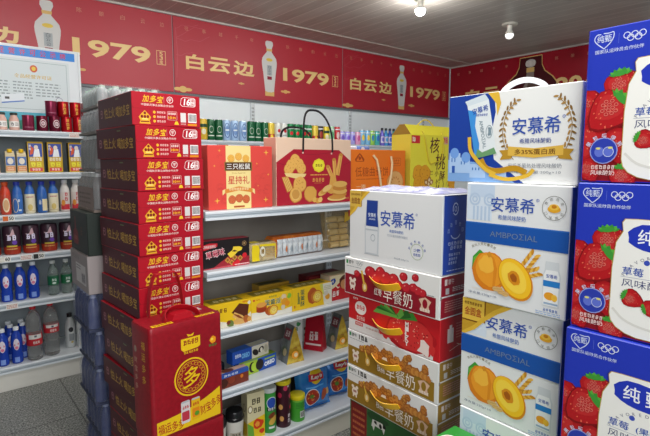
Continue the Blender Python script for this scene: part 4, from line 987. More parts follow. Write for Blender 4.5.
f.poly([(.115, .06), (.14, .075), (.145, .09), (.175, .088), (.19, .082), (.185, .07), (.165, .065), (.15, .05), (.13, .04)], M('f0d03a', .4), 3); f.poly([(.135, .07), (.15, .075), (.165, .068), (.15, .066)], M('4a2a14', .4), 4)
for x, y in ((.115, .032), (.15, .04), (.178, .035), (.135, .02)): f.poly([(x - .014, y), (x, y - .014), (x + .014, y), (x, y + .014)], M('c98e3e', .4), 5); f.ell(x, y, .006, .006, M('8a5a24', .4), 6, n=8)
for x, y in ((.165, .018), (.15, .01), (.2, .045)): f.blob(x, y, .012, M('d8202c', .4), 6, int(x * 99), .2, 7)
f.ring(.2, .1, .011, .011, .002, M('b08a5a', .4), 2); f.ell(.2, .1, .005, .005, M('b08a5a', .4), 2, n=10); f.lines(.15, .004, .22, .012, 1, M('f3dada', .4), 7, 2)
solo(b, 'snack_box', 'black and red biscuit box with a red logo', 'box', (.893, 1.93, SZ), 0)
t = thing('bread_bag', 'yellow plastic bag of sliced bread between black box and orange cakes', 'bread', (1.198, 1.965, SZ), 0)
b = MB(); b.box(-.065, .066, -.028, .04, .002, .086, noisy('toast', '9a6a34', 'd9b87a', 18, .7), .012); b.build('bread_loaf', t)
b = MB(); b.box(-.074, .074, -.034, .046, 0, .092, noisy('clear_wrap', 'd9cc8a', 'f0ead0', 22, .15, .6, 0, .004, alpha=.35), .01)
f = side(b, '-y', -.074, .074, -.034, .046, 0, .092)
YY = M('ecd21c', .3); f.poly([(.01, .008), (.05, .008), (.046, .03), (.05, .06), (.044, .082), (.012, .084), (.008, .05)], YY, 1); f.ell(.066, .05, .014, .024, M('e9e4cf', .4), 2); f.scrawl(.066, .05, .016, .024, 2, M('8a6a2a', .4), 3, 3); f.poly([(.05, .075), (.14, .07), (.138, .082), (.05, .084)], YY, 1); f.lines(.085, .02, .135, .06, 5, M('b08a4a', .4), 1, 5, .02); f.stroke([(.138, .01), (.136, .07)], .004, YY, 1)
f = side(b, '+z', -.074, .074, -.034, .046, 0, .092); f.rect(.014, .014, .06, .06, YY, 1); f.rect(.07, .02, .13, .05, M('6a4a1c', .4), 1)
b.build('wrapper', t)
t = thing('cake_pack', 'orange edged pack of white wrapped cakes', 'cake pack', (1.44, 1.985, SZ), radians(2))
OR = noisy('orange_film', 'c9601c', 'ec8a34', 20, .22, .5, 0, .004)
b = MB(); b.box(-.165, .165, .0, .085, 0, .1, OR, .016); b.build('wrapper', t)
SV = noisy('white_wrap', 'b9c2c8', 'f4f6f7', 40, .2, .6, 0, .004)
for i in range(9):
    b = MB(); fr_ = pillow(b, .032, .084, .022, SV, 6, 8, i, .006, .002)
    fr_.ell(.0155, .037, .006, .016, M(('c9d0d6', 'd87a3a', '8d9aa2')[i % 3], .4), 1)
    o = b.build('wrapped_cake', t); o.location = (-.13 + i * .032, -.0135, .006); o.rotation_euler.z = radians((i * 37) % 11 - 5)
t = thing('roll_bag', 'clear gold bag of pale egg rolls leaning at the right end of the shelf', 'snack bag', (1.705, 2.0, SZ + .004), radians(-6)); t.rotation_euler.x = radians(-10)
rl = M('dcbf86', .6); rd = M('b08744', .6)
for i in range(5):
    for j in range(2):
        b = MB(); z0 = .016 + i * .034; x0 = -.05 + j * .062 + (i % 2) * .006; b.tube([(x0, 0, z0), (x0 + .052, -.004, z0 + .003)], .0155, rl, 12)
        b.tube([(x0 + .015, 0, z0), (x0 + .019, 0, z0)], .016, rd, 12); b.build('egg_roll', t)
b = MB(); GFm = noisy('gold_film', 'b08a3a', 'e6cf8e', 22, .14, .7, .1, .005, alpha=.3); pillow(b, .2, .215, .075, GFm, 14, 12, 3, .012, .006); b.build('film_bag', t)
b = MB(); fr_ = FR(b, (0, 0, 0), (1, 0, 0), (0, 0, 1)); b.prism([(.03, .13), (.08, .15), (.085, .19), (.04, .185)], 'y', -.047, -.0455, M('e0b42c', .35)); b.prism([(.06, .16), (.09, .17), (.085, .2), (.062, .195)], 'y', -.0485, -.0475, M('c0243a', .35)); b.build('label', t)

# ------------------------------------------------------------------ third shelf
CZ = GZ[2] + .0006
def yolk(f, cx, cy, r, l):
    f.blob(cx, cy, r, M('c9792a', .5), l, 3, .06, 16, 1.1, .95); f.blob(cx + r * .12, cy - r * .05, r * .8, M('f0c84a', .5), l + 1, 5, .06, 16); f.blob(cx + r * .15, cy - r * .05, r * .5, M('f6e27a', .5), l + 2, 6, .12, 14)
    for k in range(5): f.ell(cx + r * .15 + r * .25 * cos(k * 1.3), cy + r * .22 * sin(k * 1.3), r * .1, r * .07, M('e08a1c', .5), l + 3, k, 8)
YBX = M('efc51a', .4)
def ybox(w, d, h, top='c99a1c'): 
    b = MB(); b.box(0, w, 0, d, 0, h, YBX, .001, fm={'+z': M('e3b81c', .4), '+x': M('e0d9c2', .45)}); f = side(b, '+z', 0, w, 0, d, 0, h); f.rect(.02, .015, w - .03, d - .02, M('8a7a2a', .4), 1); f.scrawl(w / 2, d / 2, w * .6, .03, 4, M('f0e0a0', .4), 2, 4); return b, side(b, '-y', 0, w, 0, d, 0, h)
b, f = ybox(.21, .1, .11); f.poly([(0, 0), (.21, 0), (.21, .05), (.18, .03), (.12, .012), (.06, .03), (0, .035)], M('ece4cf', .4), 1)
CH, CL = M('5a2814', .45), M('8d4a24', .45)
f.poly([(.11, .06), (.15, .098), (.2, .085), (.192, .03), (.18, .025), (.165, .04)], CH, 2); f.poly([(.125, .062), (.165, .04), (.178, .024), (.15, .018), (.115, .04)], M('e0b060', .45), 3); [f.stroke([(.12 + .008 * k, .055 - .003 * k), (.15 + .006 * k, .03 - .002 * k)], .003, CL, 4) for k in range(4)]
f.ell(.16, .015, .05, .014, M('d8a860', .4), 2); f.blob(.185, .02, .018, M('b0602a', .45), 5, 3, .15, 10); f.blob(.2, .018, .012, M('d99a4a', .45), 6, 4, .15, 9); f.blob(.105, .012, .016, M('6a7a3a', .45), 3, 5, .2, 9); f.blob(.095, .02, .01, M('7a3420', .45), 4, 6, .2, 9)
f.scrawl(.18, .101, .026, .01, 4, M('d0621c', .4), 2, 3); f.blob(.201, .094, .008, M('e8e2d0', .4), 2, 3); f.scrawl(.06, .078, .06, .02, 3, M('6a2a14', .4), 2, 4)
solo(b, 'cake_box', 'yellow cake box picturing a chocolate wafer cake', 'box', (.9, 1.91, CZ), 0, 'yellow cake boxes')
b, f = ybox(.228, .1, .11); f.poly([(0, 0), (.228, 0), (.228, .03), (.17, .022), (.1, .03), (0, .038)], M('ece8da', .4), 1)
f.rect(.01, .09, .02, .099, M('d04a2a', .4), 2); f.scrawl(.036, .095, .026, .006, 4, M('d0621c', .4), 2, 5); f.scrawl(.118, .098, .045, .01, 4, M('8a8a3a', .4), 2, 6)
f.text('蛋黄派', .117, .072, .094, .03, M('e9ecd8', .4), 2, .08); f.text('蛋黄派', .117, .072, .09, .027, M('1f5a50', .4), 3, .03)
f.ell(.055, .068, .028, .012, M('e6a24a', .4), 3); f.rect(.027, .042, .083, .066, M('b8481c', .4), 2); f.ell(.055, .042, .028, .011, M('a03a18', .4), 2); f.blob(.1, .032, .024, M('b8561e', .45), 4, 3, .06, 14, 1.1, .9); yolk(f, .118, .032, .026, 5)
for x, y, r, c in ((.18, .085, .015, 'e6cfa8'), (.185, .06, .02, 'e6a02c'), (.175, .035, .012, 'd8cdb8'), (.2, .05, .014, 'ee9a1c')): f.blob(x, y, r, M(c, .45), 4, int(x * 100), .1)
f.blob(.212, .085, .012, M('8cc23a', .4), 3, 5)
solo(b, 'cake_box', 'yellow cake box with green lettering and a cut egg yolk cake', 'box', (1.113, 1.912, CZ), 0, 'yellow cake boxes')
b, f = ybox(.252, .1, .112); f.poly([(.17, .112), (.19, .06), (.2, 0), (.252, 0), (.252, .112)], M('e9e6d4', .4), 1); f.poly([(.17, .112), (.19, .06), (.2, .05), (.19, .112)], M('cfd05a', .4), 2)
f.vtext('蛋黄酥', .062, .1, .026, M('1f5a50', .4), 2, .04, 1.1); f.scrawl(.036, .05, .012, .05, 1, M('8a8a3a', .4), 2, 6); f.scrawl(.036, .08, .012, .02, 1, M('8a8a3a', .4), 2, 2); f.scrawl(.014, .02, .01, .014, 1, M('c0402a', .4), 2, 2)
f.blob(.125, .06, .036, M('b8561e', .45), 2, 3, .05, 16, .9, 1.15); yolk(f, .152, .052, .034, 3); f.blob(.222, .04, .016, M('e6a02c', .45), 3, 3, .1); f.blob(.215, .06, .014, M('d8d2c4', .45), 3, 4, .2); f.lines(.2, .075, .245, .1, 3, M('b9b48a', .4), 3, 3)
solo(b, 'cake_box', 'yellow cake box with lettering down its left side, beside the red box', 'box', (1.344, 1.914, CZ), 0, 'yellow cake boxes')
b = MB(); w, d, h = .17, .08, .135; b.box(0, w, 0, d, 0, h, M('bf1a22', .4), .001, fm={'+z': M('d9c9a0', .4), '-x': M('d9d2c4', .4)}); f = side(b, '-y', 0, w, 0, d, 0, h)
f.poly([(0, h), (w, h), (w, .1), (.07, .095), (.03, .07), (0, .06)], M('e9dcb4', .4), 1); f.blob(.02, .105, .018, M('2a4a9a', .4), 2, 2, .2, 8); f.text('4', .02, .105, .01, .018, M('e8e4da', .4), 3, .04); f.blob(.1, .095, .036, M('5a2814', .4), 2, 3, .06, 16); f.blob(.102, .08, .028, M('c98a5a', .4), 3, 4, .06, 16); f.stroke([(.04, .08), (.055, .065), (.065, .07)], .006, M('f0e6cc', .4), 3); f.scrawl(.04, .035, .05, .03, 2, M('f0ece6', .4), 2, 4)
solo(b, 'snack_box', 'red and cream snack box partly hidden behind the milk boxes', 'box', (1.6, 1.935, CZ), 0)
b = MB(); b.box(0, .24, 0, .07, 0, .124, M('6a1a20', .4), .001, fm={'+z': M('7d2430', .4)}); f = side(b, '-y', 0, .24, 0, .07, 0, .124); f.rect(.02, .09, .2, .115, M('a03a3a', .4), 1)
solo(b, 'snack_box', 'dark red snack box in the row behind the yellow and red boxes', 'box', (1.53, 2.05, CZ), 0)
b = MB(); b.box(0, .18, 0, .07, 0, .118, M('b08a2c', .4), .001, fm={'+z': M('8d7a34', .4)}); f = side(b, '+z', 0, .18, 0, .07, 0, .118); f.rect(.02, .015, .15, .055, M('4a4a2c', .4), 1)
solo(b, 'snack_box', 'olive topped snack box behind the egg yolk cake boxes', 'box', (1.24, 2.05, CZ), 0)

# ------------------------------------------------------------------ fourth shelf
DZ = GZ[1] + .0006
def cbox2(w, d, h, front, fm, loc, rz, label, deco, name='cookie_box', grp='cream biscuit boxes', z=DZ):
    b = MB(); b.box(0, w, 0, d, 0, h, M(front, .38), .001, fm={k: M(v, .38) for k, v in fm.items()}); deco(b, w, d, h); return solo(b, name, label, 'biscuit box', (*loc, z), rz, grp)
CK = '241a18'
def dB(b, w, d, h):
    f = side(b, '-y', 0, w, 0, d, 0, h); f.rect(0, h - .018, w, h, M('2a5ab0', .4), 1); f.scrawl(w * .5, h - .009, w * .4, .01, 4, M('dfe6f2', .4), 2, 2); cookie(f, w * .3, .026, .02, 2, 2, '4a1f14', '2a120c', 0); cookie(f, w * .52, .03, .02, 4, 3, '8a3a24', '5a2014', 0); f.ell(w * .8, .034, .008, .009, M('d9782a', .4), 2)
    f = side(b, '+z', 0, w, 0, d, 0, h); f.rect(0, 0, w, d * .3, M('2a5ab0', .4), 1); f.ell(w * .5, d * .6, .03, .02, M('6a3a2a', .4), 1)
cbox2(.19, .05, .066, '7a3424', {'+z': 'cba58a'}, (.905, 1.9), radians(4), 'brown biscuit box with a blue strip, lowest shelf edge at left', dB)
def dG(b, w, d, h):
    f = side(b, '-y', 0, w, 0, d, 0, h); f.poly([(0, 0), (w * .5, 0), (w * .46, h), (0, h)], M('a9c83a', .4), 1); f.ell(w * .32, h * .5, .02, .026, M(CK, .4), 3); f.ell(w * .36, h * .5, .016, .022, M('b6d63c', .4), 4); f.ell(w * .52, h * .52, .024, .027, M(CK, .4), 5); f.text('OREO', w * .8, h * .42, w * .3, h * .34, M('f0f3f8', .4), 3, .06, 0, .1); f.rect(w * .66, h * .72, w * .96, h * .82, M('a9c83a', .4), 3)
    f = side(b, '+z', 0, w, 0, d, 0, h); f.rect(.004, .004, w * .7, d - .004, M('9cb82e', .4), 1); f.rect(w * .7, .004, w - .004, d - .004, M('8aa83a', .4), 1)
cbox2(.218, .055, .066, '2456b4', {'+z': '8aa83a'}, (1.075, 1.955), radians(7), 'blue and green biscuit box at the bottom of the little pile', dG)
def dC(b, w, d, h):
    f = side(b, '-y', 0, w, 0, d, 0, h); f.rect(w * .52, 0, w, h, M('dcd6c2', .4), 1); f.scrawl(w * .14, h * .6, w * .16, .018, 3, M('c9d6ee', .4), 2, 3); f.text('OREO', w * .35, h * .5, w * .22, h * .4, M('6fb0e6', .4), 2, .06); f.ell(w * .62, h * .45, .02, .014, M(CK, .4), 2, -.6); f.ell(w * .78, h * .55, .018, .013, M(CK, .4), 2, .5); f.ell(w * .79, h * .5, .008, .012, M('efe9d6', .4), 3); f.ell(w * .92, h * .5, .012, .02, M('b9b49c', .4), 2)
    f = side(b, '+z', 0, w, 0, d, 0, h); f.rect(w * .5, .003, w - .003, d - .003, M('cfcab4', .4), 1)
cbox2(.215, .05, .062, '1f4fae', {'+z': '3a68ba'}, (1.04, 1.965), radians(7), 'blue and cream biscuit box lying on the blue and green one', dC, z=DZ + .067)
def dK(b, w, d, h): side(b, '+z', 0, w, 0, d, 0, h).rect(.01, .01, w - .01, d - .02, M('3a4a6a', .4), 1)
cbox2(.09, .06, .062, '1c2430', {}, (.945, 2.03), radians(4), 'dark biscuit box at the back, left of the blue and cream one', dK)
def pouch(w, d, h, m, side_m, deco, loc, rz, label):
    b = MB(); n = 8; V = []; Fc = []
    for j in range(n + 1):
        v = j / n; k = (1 - v) ** .8; ww = w * (1 - .12 * v); dd = d * k + .003
        V += [(-ww / 2, -dd / 2, h * v), (ww / 2, -dd / 2, h * v), (ww / 2, dd / 2, h * v), (-ww / 2, dd / 2, h * v)]
    fs, ss = [], []
    for j in range(n):
        a = j * 4; fs += [(a, a + 1, a + 5, a + 4), (a + 2, a + 3, a + 7, a + 6)]; ss += [(a + 1, a + 2, a + 6, a + 5), (a + 3, a, a + 4, a + 7)]
    b.add(V, fs + [(3, 2, 1, 0), (n * 4, n * 4 + 1, n * 4 + 2, n * 4 + 3)], side_m); b.add(V, ss, m)
    f = FR(b, (0, 0, 0), (1, 0, 0), (0, 0, 1), w, h, fn=lambda u, v, q: (u - w / 2, -(d * max(0, 1 - v / h) ** .8 + .003) / 2 - q * 1.5 - .0006, v))
    deco(b, f, w, d, h); return solo(b, 'snack_pouch', label, 'pouch', (*loc, DZ), rz, 'stand up snack pouches')
GP = noisy('gold_foil', 'b98a1c', 'f4d65a', 26, .22, .8, .45, .004); SVF = noisy('grey_foil', '7d8584', 'aab0ae', 26, .25, .5, .4, .003)
def dp(b, f, w, d, h):
    f.rect(.012, h * .62, w - .016, h * .9, M('8a3a44', .4), 1); f.scrawl(w * .5, h * .76, w * .5, .03, 2, M('e6d9d4', .4), 2, 4); f.ell(w * .5, h * .3, w * .3, h * .14, M('5a6a52', .4), 1); f.ell(w * .56, h * .28, w * .2, h * .1, M('c9b88a', .4), 2)
    g_ = FR(b, (w / 2, 0, 0), (0, 1, 0), (0, 0, 1), fn=lambda u, v, q: (w / 2 * (1 - .12 * v / h) + q * 1.5 + .0005, u, v)); g_.ell(-.002, h * .22, .02, .02, M('f0a02c', .35), 1); g_.ell(.002, h * .22, .011, .011, M('f6e2b4', .35), 2); g_.rect(-.012, h * .4, .01, h * .43, M('8a5a14', .4), 1)
pouch(.085, .1, .186, GP, SVF, dp, (1.385, 1.985), radians(-94), 'gold snack pouch with a grey front, nearest the biscuit boxes')
pouch(.085, .1, .18, GP, SVF, dp, (1.7, 1.985), radians(-94), 'gold snack pouch with a grey front, next to the milk boxes')
def dr(b, f, w, d, h):
    f.scrawl(w * .5, h * .4, w * .5, .05, 2, M('f0d8d4', .4), 1, 4); f.rect(.01, h * .15, w - .01, h * .2, M('f0d8d4', .4), 1)
RF = M('b5182c', .3); pouch(.11, .06, .19, RF, RF, dr, (1.575, 2.03), radians(-60), 'crimson pouch between the two gold ones')
def dw(col):
    def q(b, w, d, h):
        f = side(b, '-y', 0, w, 0, d, 0, h); f.blob(w * .72, h * .86, .012, M('3a8a4a', .4), 1, 2); f.scrawl(w * .4, h * .72, w * .6, .022, 3, M('2f7a44', .4), 1, 4)
        for k in range(6): f.blob(w * (.35 + .1 * (k % 3)), h * (.2 + .06 * k), .012, M(col, .4), 2, k, .3, 7)
    return q
cbox2(.085, .04, .178, 'dddcd6', {'+x': 'b0222c'}, (1.415, 2.055), radians(-8), 'white upright snack box with red edge behind the left gold pouch', dw('b5352a'), 'snack_box', 'upright white boxes')
cbox2(.085, .04, .19, 'd9d8d2', {'+x': 'a8aca8'}, (1.575, 2.16), radians(-8), 'white upright snack box beside the crimson pouch', dw('5a4a3a'), 'snack_box', 'upright white boxes')

# ------------------------------------------------------------------ bottom shelf
EZ = GZ[0] + .0006
def cupd(x, y, lb, r=.043, h=.165):
    t = thing('lidded_cup', lb, 'cup', (x, y, EZ), -.3, 'cups with black lids')
    b = MB(); b.lathe([(r * .78, 0), (r * .82, .004), (r, h * .74)], M('d8d5cb', .5), 22); f = FR(b, (0, 0, 0), (1, 0, 0), (0, 1, 0), fn=lambda u, v, q: ((r * (.82 + .18 * v / (h * .74)) + q + .0008) * cos(-pi / 2 + u / r), (r * (.82 + .18 * v / (h * .74)) + q + .0008) * sin(-pi / 2 + u / r), v)); f.rect(-.03, .04, .03, .07, M('b5ac98', .5), 1); f.scrawl(0, .055, .045, .02, 3, M('4a443a', .5), 2, 5); b.build('cup_body', t)
    b = MB(); b.lathe([(r * 1.02, h * .741), (r * 1.06, h * .76), (r * 1.06, h * .82), (r * .98, h * .84), (r * .92, h * .97), (r * .86, h), (r * .8, h)], M('161618', .3), 22); b.build('lid', t)
cupd(1.035, 1.95, 'cream cup with a black lid next to the juice carton'); cupd(.94, 1.94, 'cream cup with a black lid, half hidden by the red gift bag')
b = MB(); w, d, h = .09, .07, .228; b.box(0, w, 0, d, 0, h, M('d9d0a6', .42), .001, fm={'-x': M('c9c098', .42)}); f = side(b, '-y', 0, w, 0, d, 0, h)
f.poly([(0, 0), (w, 0), (w, .11), (0, .085)], M('e8c61e', .4), 1); f.poly([(0, 0), (.035, 0), (.03, .06), (0, .085)], M('6aa83a', .4), 2); f.blob(.055, .07, .026, M('d8401c', .4), 3, 2, .15); f.blob(.05, .07, .013, M('f0a03a', .4), 4, 3, .2); f.blob(.075, .03, .014, M('d8401c', .4), 3, 4, .2)
for x, y, s_ in ((.045, .185, .03), (.05, .14, .026)): f.scrawl(x, y, s_ * 1.6, s_, 2, M('3a3420', .4), 2, int(y * 99))
f.ring(.015, .15, .012, .018, .003, M('5a3a1c', .4), 2); f.ell(.015, .15, .008, .013, M('f0ead0', .4), 3); f = side(b, '+z', 0, w, 0, d, 0, h); f.scrawl(.045, .035, .06, .03, 3, M('8a8468', .4), 1, 3)
f = side(b, '-x', 0, w, 0, d, 0, h); f.ring(.035, .15, .014, .02, .004, M('5a3a1c', .4), 1); f.rect(0, 0, d, .08, M('c9a81e', .4), 1)
solo(b, 'juice_carton', 'cream and yellow carton with a tomato picture, beside the cup', 'carton', (1.09, 1.925, EZ), radians(-6))
def chip_tube(x, y, r, h, body, lid, deco, lb):
    t = thing('chip_tube', lb, 'chip tube', (x, y, EZ), -.25, 'tubes of potato crisps')
    b = MB(); b.lathe([(r * .97, 0), (r, .003), (r, h - .022)], M(body, .35), 24); deco(cyl(b, r), r, h); b.build('tube_body', t)
    b = MB(); b.lathe([(r * 1.04, h - .0218), (r * 1.06, h - .02), (r * 1.06, h - .003), (r * 1.02, h), (r * .5, h + .0005)], M(lid, .4), 24); b.build('lid', t)
def t1(f, r, h):
    f.ell(.004, h * .68, .026, .03, M('e6ebf2', .4), 1); f.ell(.004, h * .68, .023, .027, M('2a4fae', .4), 2); f.rect(-.02, h * .5, .03, h * .58, M('1a2a2a', .4), 1); f.scrawl(.006, h * .54, .044, .014, 3, M('e6ebe6', .4), 2, 3); f.ell(.012, h * .28, .028, .016, M('d9b04a', .4), 1, .7); f.ell(.004, h * .4, .02, .012, M('7a3a1c', .4), 2, .6); f.rect(-.012, h * .1, .02, h * .15, M('e6ebe6', .4), 1)
def t2(f, r, h):
    for k, (x, y) in enumerate(((-.03, .7), (-.025, .45), (.03, .66), (.034, .42), (-.02, .2), (.0, .85))): f.ell(x, h * y, .011, .014, M(('b8284a', 'd9a05a', 'c23a5a')[k % 3], .4), 1 + k % 2)
    [f.scrawl(.02, h * .24 - i * .024, .02, .02, 1, M('e6d9dc', .4), 1, i) for i in range(2)]; f.rect(.01, h * .86, .02, h * .9, M('d9c9cc', .4), 1)
def t3(f, r, h): f.barcode(.0, .02, .03, .055, M('2a2c2a', .5), M('e6e9e4', .4), 2); f.lines(-.02, .07, .03, .1, 4, M('2f7a2a', .4), 1, 3); f.rect(-.04, .105, .04, .11, M('8ad04a', .4), 1)
chip_tube(1.222, 1.945, .034, .225, '3a9a3e', 'cfd4d2', t1, 'tall green crisp tube with pale lid and blue emblem')
chip_tube(1.305, 1.945, .037, .24, '3d1020', 'e6d21c', t2, 'tall maroon crisp tube with yellow lid')
chip_tube(1.393, 1.945, .037, .135, '47a832', 'e0cf1c', t3, 'short green crisp tube with yellow lid')
BLU = noisy('blue_bag_film', '1c6ec4', '3f97e2', 8, .2, .25, .1, .003)
def chips(loc, rz, tilt, lb, seed, flip=1):
    t = thing('chip_bag', lb, 'crisp bag', (*loc, EZ + .002), rz, 'blue crisp bags'); t.rotation_euler.x = tilt
    b = MB(); w, h = .222, .24; f = pillow(b, w, h, .105, BLU, 26, 26, seed, .012, .008)
    f.ell(w * .52, h * .74, .044, .042, M('f2c81c', .3), 1, n=28)
    f.rect(w * .52 - .05, h * .73 - .02, w * .52 + .05, h * .73 + .016, M('cf1f2a', .3), 4); f.text("Lay's", w * .52, h * .725, .08, .026, M('f6ece6', .3), 7, .05, .15)
    f.ell(w * .36, h * .3, .042, .046, M('dfe6ee', .35), 1, n=28); f.ell(w * .36, h * .3, .038, .042, M('a8321c', .4), 3, n=24); f.ell(w * .34, h * .32, .012, .012, M('5f8a2c', .4), 6); R = random.Random(seed)
    for k in range(10): f.ell(w * .36 + R.uniform(-.026, .026), h * .3 + R.uniform(-.03, .03), .006, .004, M(('d8622c', 'e8a03a')[k % 2], .4), 6, R.uniform(0, 3), 8)
    f.ell(w * .72, h * .3, .02, .032, M('b0502a', .4), 3, -.5); f.ell(w * .86, h * .34, .016, .018, M('d9b070', .4), 2); f.rect(w * .2, h * .5, w * .75, h * .53, M('5fb0ee', .3), 1); f.rect(w * .3, h * .085, w * .8, h * .11, M('16509c', .3), 1)
    b.build('film_bag', t); return t
chips((1.525, 1.985), radians(-5), radians(-8), 'blue crisp bag leaning beside the short green tube', 2)
chips((1.73, 2.02), radians(-8), radians(-8), 'blue crisp bag on the right, touching the milk boxes', 5)
t = thing('chip_bag', 'purple crisp bag behind the blue ones', 'crisp bag', (1.85, 2.18, EZ + .002), radians(-8)); b = MB(); f = pillow(b, .2, .27, .08, noisy('purple_film', '4a1030', '7a1c48', 8, .25, .3), 16, 16, 9); f.ell(.06, .2, .03, .03, M('c9a23a', .4), 1); f.ell(.1, .1, .03, .04, M('b03a5a', .4), 1); b.build('film_bag', t)
t = thing('chip_bag', 'dark bag lying at the back of the bottom shelf', 'crisp bag', (1.42, 2.15, EZ + .002), radians(3)); b = MB(); f = pillow(b, .24, .25, .08, noisy('dark_film', '14100e', '3a2e1c', 8, .25, .3), 16, 16, 12); f.ell(.14, .19, .04, .03, M('6a5a2c', .4), 1); b.build('film_bag', t)

# ------------------------------------------------------------------ printed fruit
def strawberry(f, cx, cy, r, rot, l, seed=0, lattice=True, calyx=True):
    R = random.Random(seed); c, q = cos(rot), sin(rot)
    def T(x, y): return (cx + r * (x * c - y * q), cy + r * (x * q + y * c))
    O = [(0, -1.15), (.35, -.95), (.7, -.5), (.92, 0), (.95, .4), (.75, .72), (.35, .88), (0, .85), (-.35, .88), (-.75, .72), (-.95, .4), (-.92, 0), (-.7, -.5), (-.35, -.95)]
    f.poly([T(*p) for p in O], M('840c14', .4), l); f.poly([T(x * .93 - .03, y * .93 + .03) for x, y in O], M('b4161e', .4), l + 1)
    f.poly([T(x * .62 - .12, y * .6 + .12) for x, y in O], M('c0282a', .4), l + 2)
    for _ in range(26):
        x, y = R.uniform(-.75, .75), R.uniform(-.8, .7)
        if abs(x) < .85 - max(0, -y) * .55: p = T(x, y); f.ell(p[0], p[1], r * .035, r * .05, M('e2654c', .4), l + 3, rot, 6)
    if lattice:
        for i in range(4):
            for j in range(4):
                if (i in (0, 3)) and (j in (0, 3)): continue
                p = T(-.42 + i * .2 + R.uniform(-.03, .03), -.15 + j * .2); f.ring(p[0], p[1], r * .1, r * .085, r * .03, M('d0766a', .4), l + 4, 8)
    if not calyx: return
    for k in range(7):
        a = pi * (.08 + .84 * k / 6); tip = (.9 * cos(a) * .75, .72 + .4 * sin(a)); b0 = (.3 * cos(a) - .16 * sin(a), .72 + .1 * cos(a)); b1 = (.3 * cos(a) + .16 * sin(a), .72 - .1 * cos(a))
        f.poly([T(*b0), T((b0[0] + tip[0]) / 2 - .09, (b0[1] + tip[1]) / 2 + .05), T(*tip), T((b1[0] + tip[0]) / 2 + .09, (b1[1] + tip[1]) / 2 - .02), T(*b1)], M(('3a8f34', '57ab3c')[k % 2], .4), l + 5)
    p = T(0, .78); f.ell(p[0], p[1], r * .4, r * .16, M('3f9637', .4), l + 6, rot, 12)
def rings(f, x, y, w, m, l=2):
    r = w / 6.4
    for i in range(5):
        f.ring(x + r + i * (w - 2 * r) / 4, y + (r * .45 if i % 2 == 0 else -r * .45), r * 1.05, r * 1.05, r * .24, m, l + i % 2, 16)
def box_thing(name, label, cat, x0, y0, z0, w, d, h, body, fm, front, sidef, group, topf=None):
    """carton whose printed front faces -X; y0 is its near end"""
    t = thing(name, label, cat, (x0, y0, z0), 0, group)
    b = MB(); b.box(0, w, 0, d, 0, h, M(body, .38), .0016, fm={k: M(v, .38) for k, v in fm.items()})
    front(side(b, '-x', 0, w, 0, d, 0, h), d, h)
    if sidef: sidef(side(b, '-y', 0, w, 0, d, 0, h), w, h)
    if topf: topf(side(b, '+z', 0, w, 0, d, 0, h), w, d)
    b.build('carton_body', t); return t
NAVY = M('2b4fa8', .4); SKY = M('bcd3ee', .4); GLD2 = M('c79a2c', .38); GLD3 = M('e0b53c', .38)

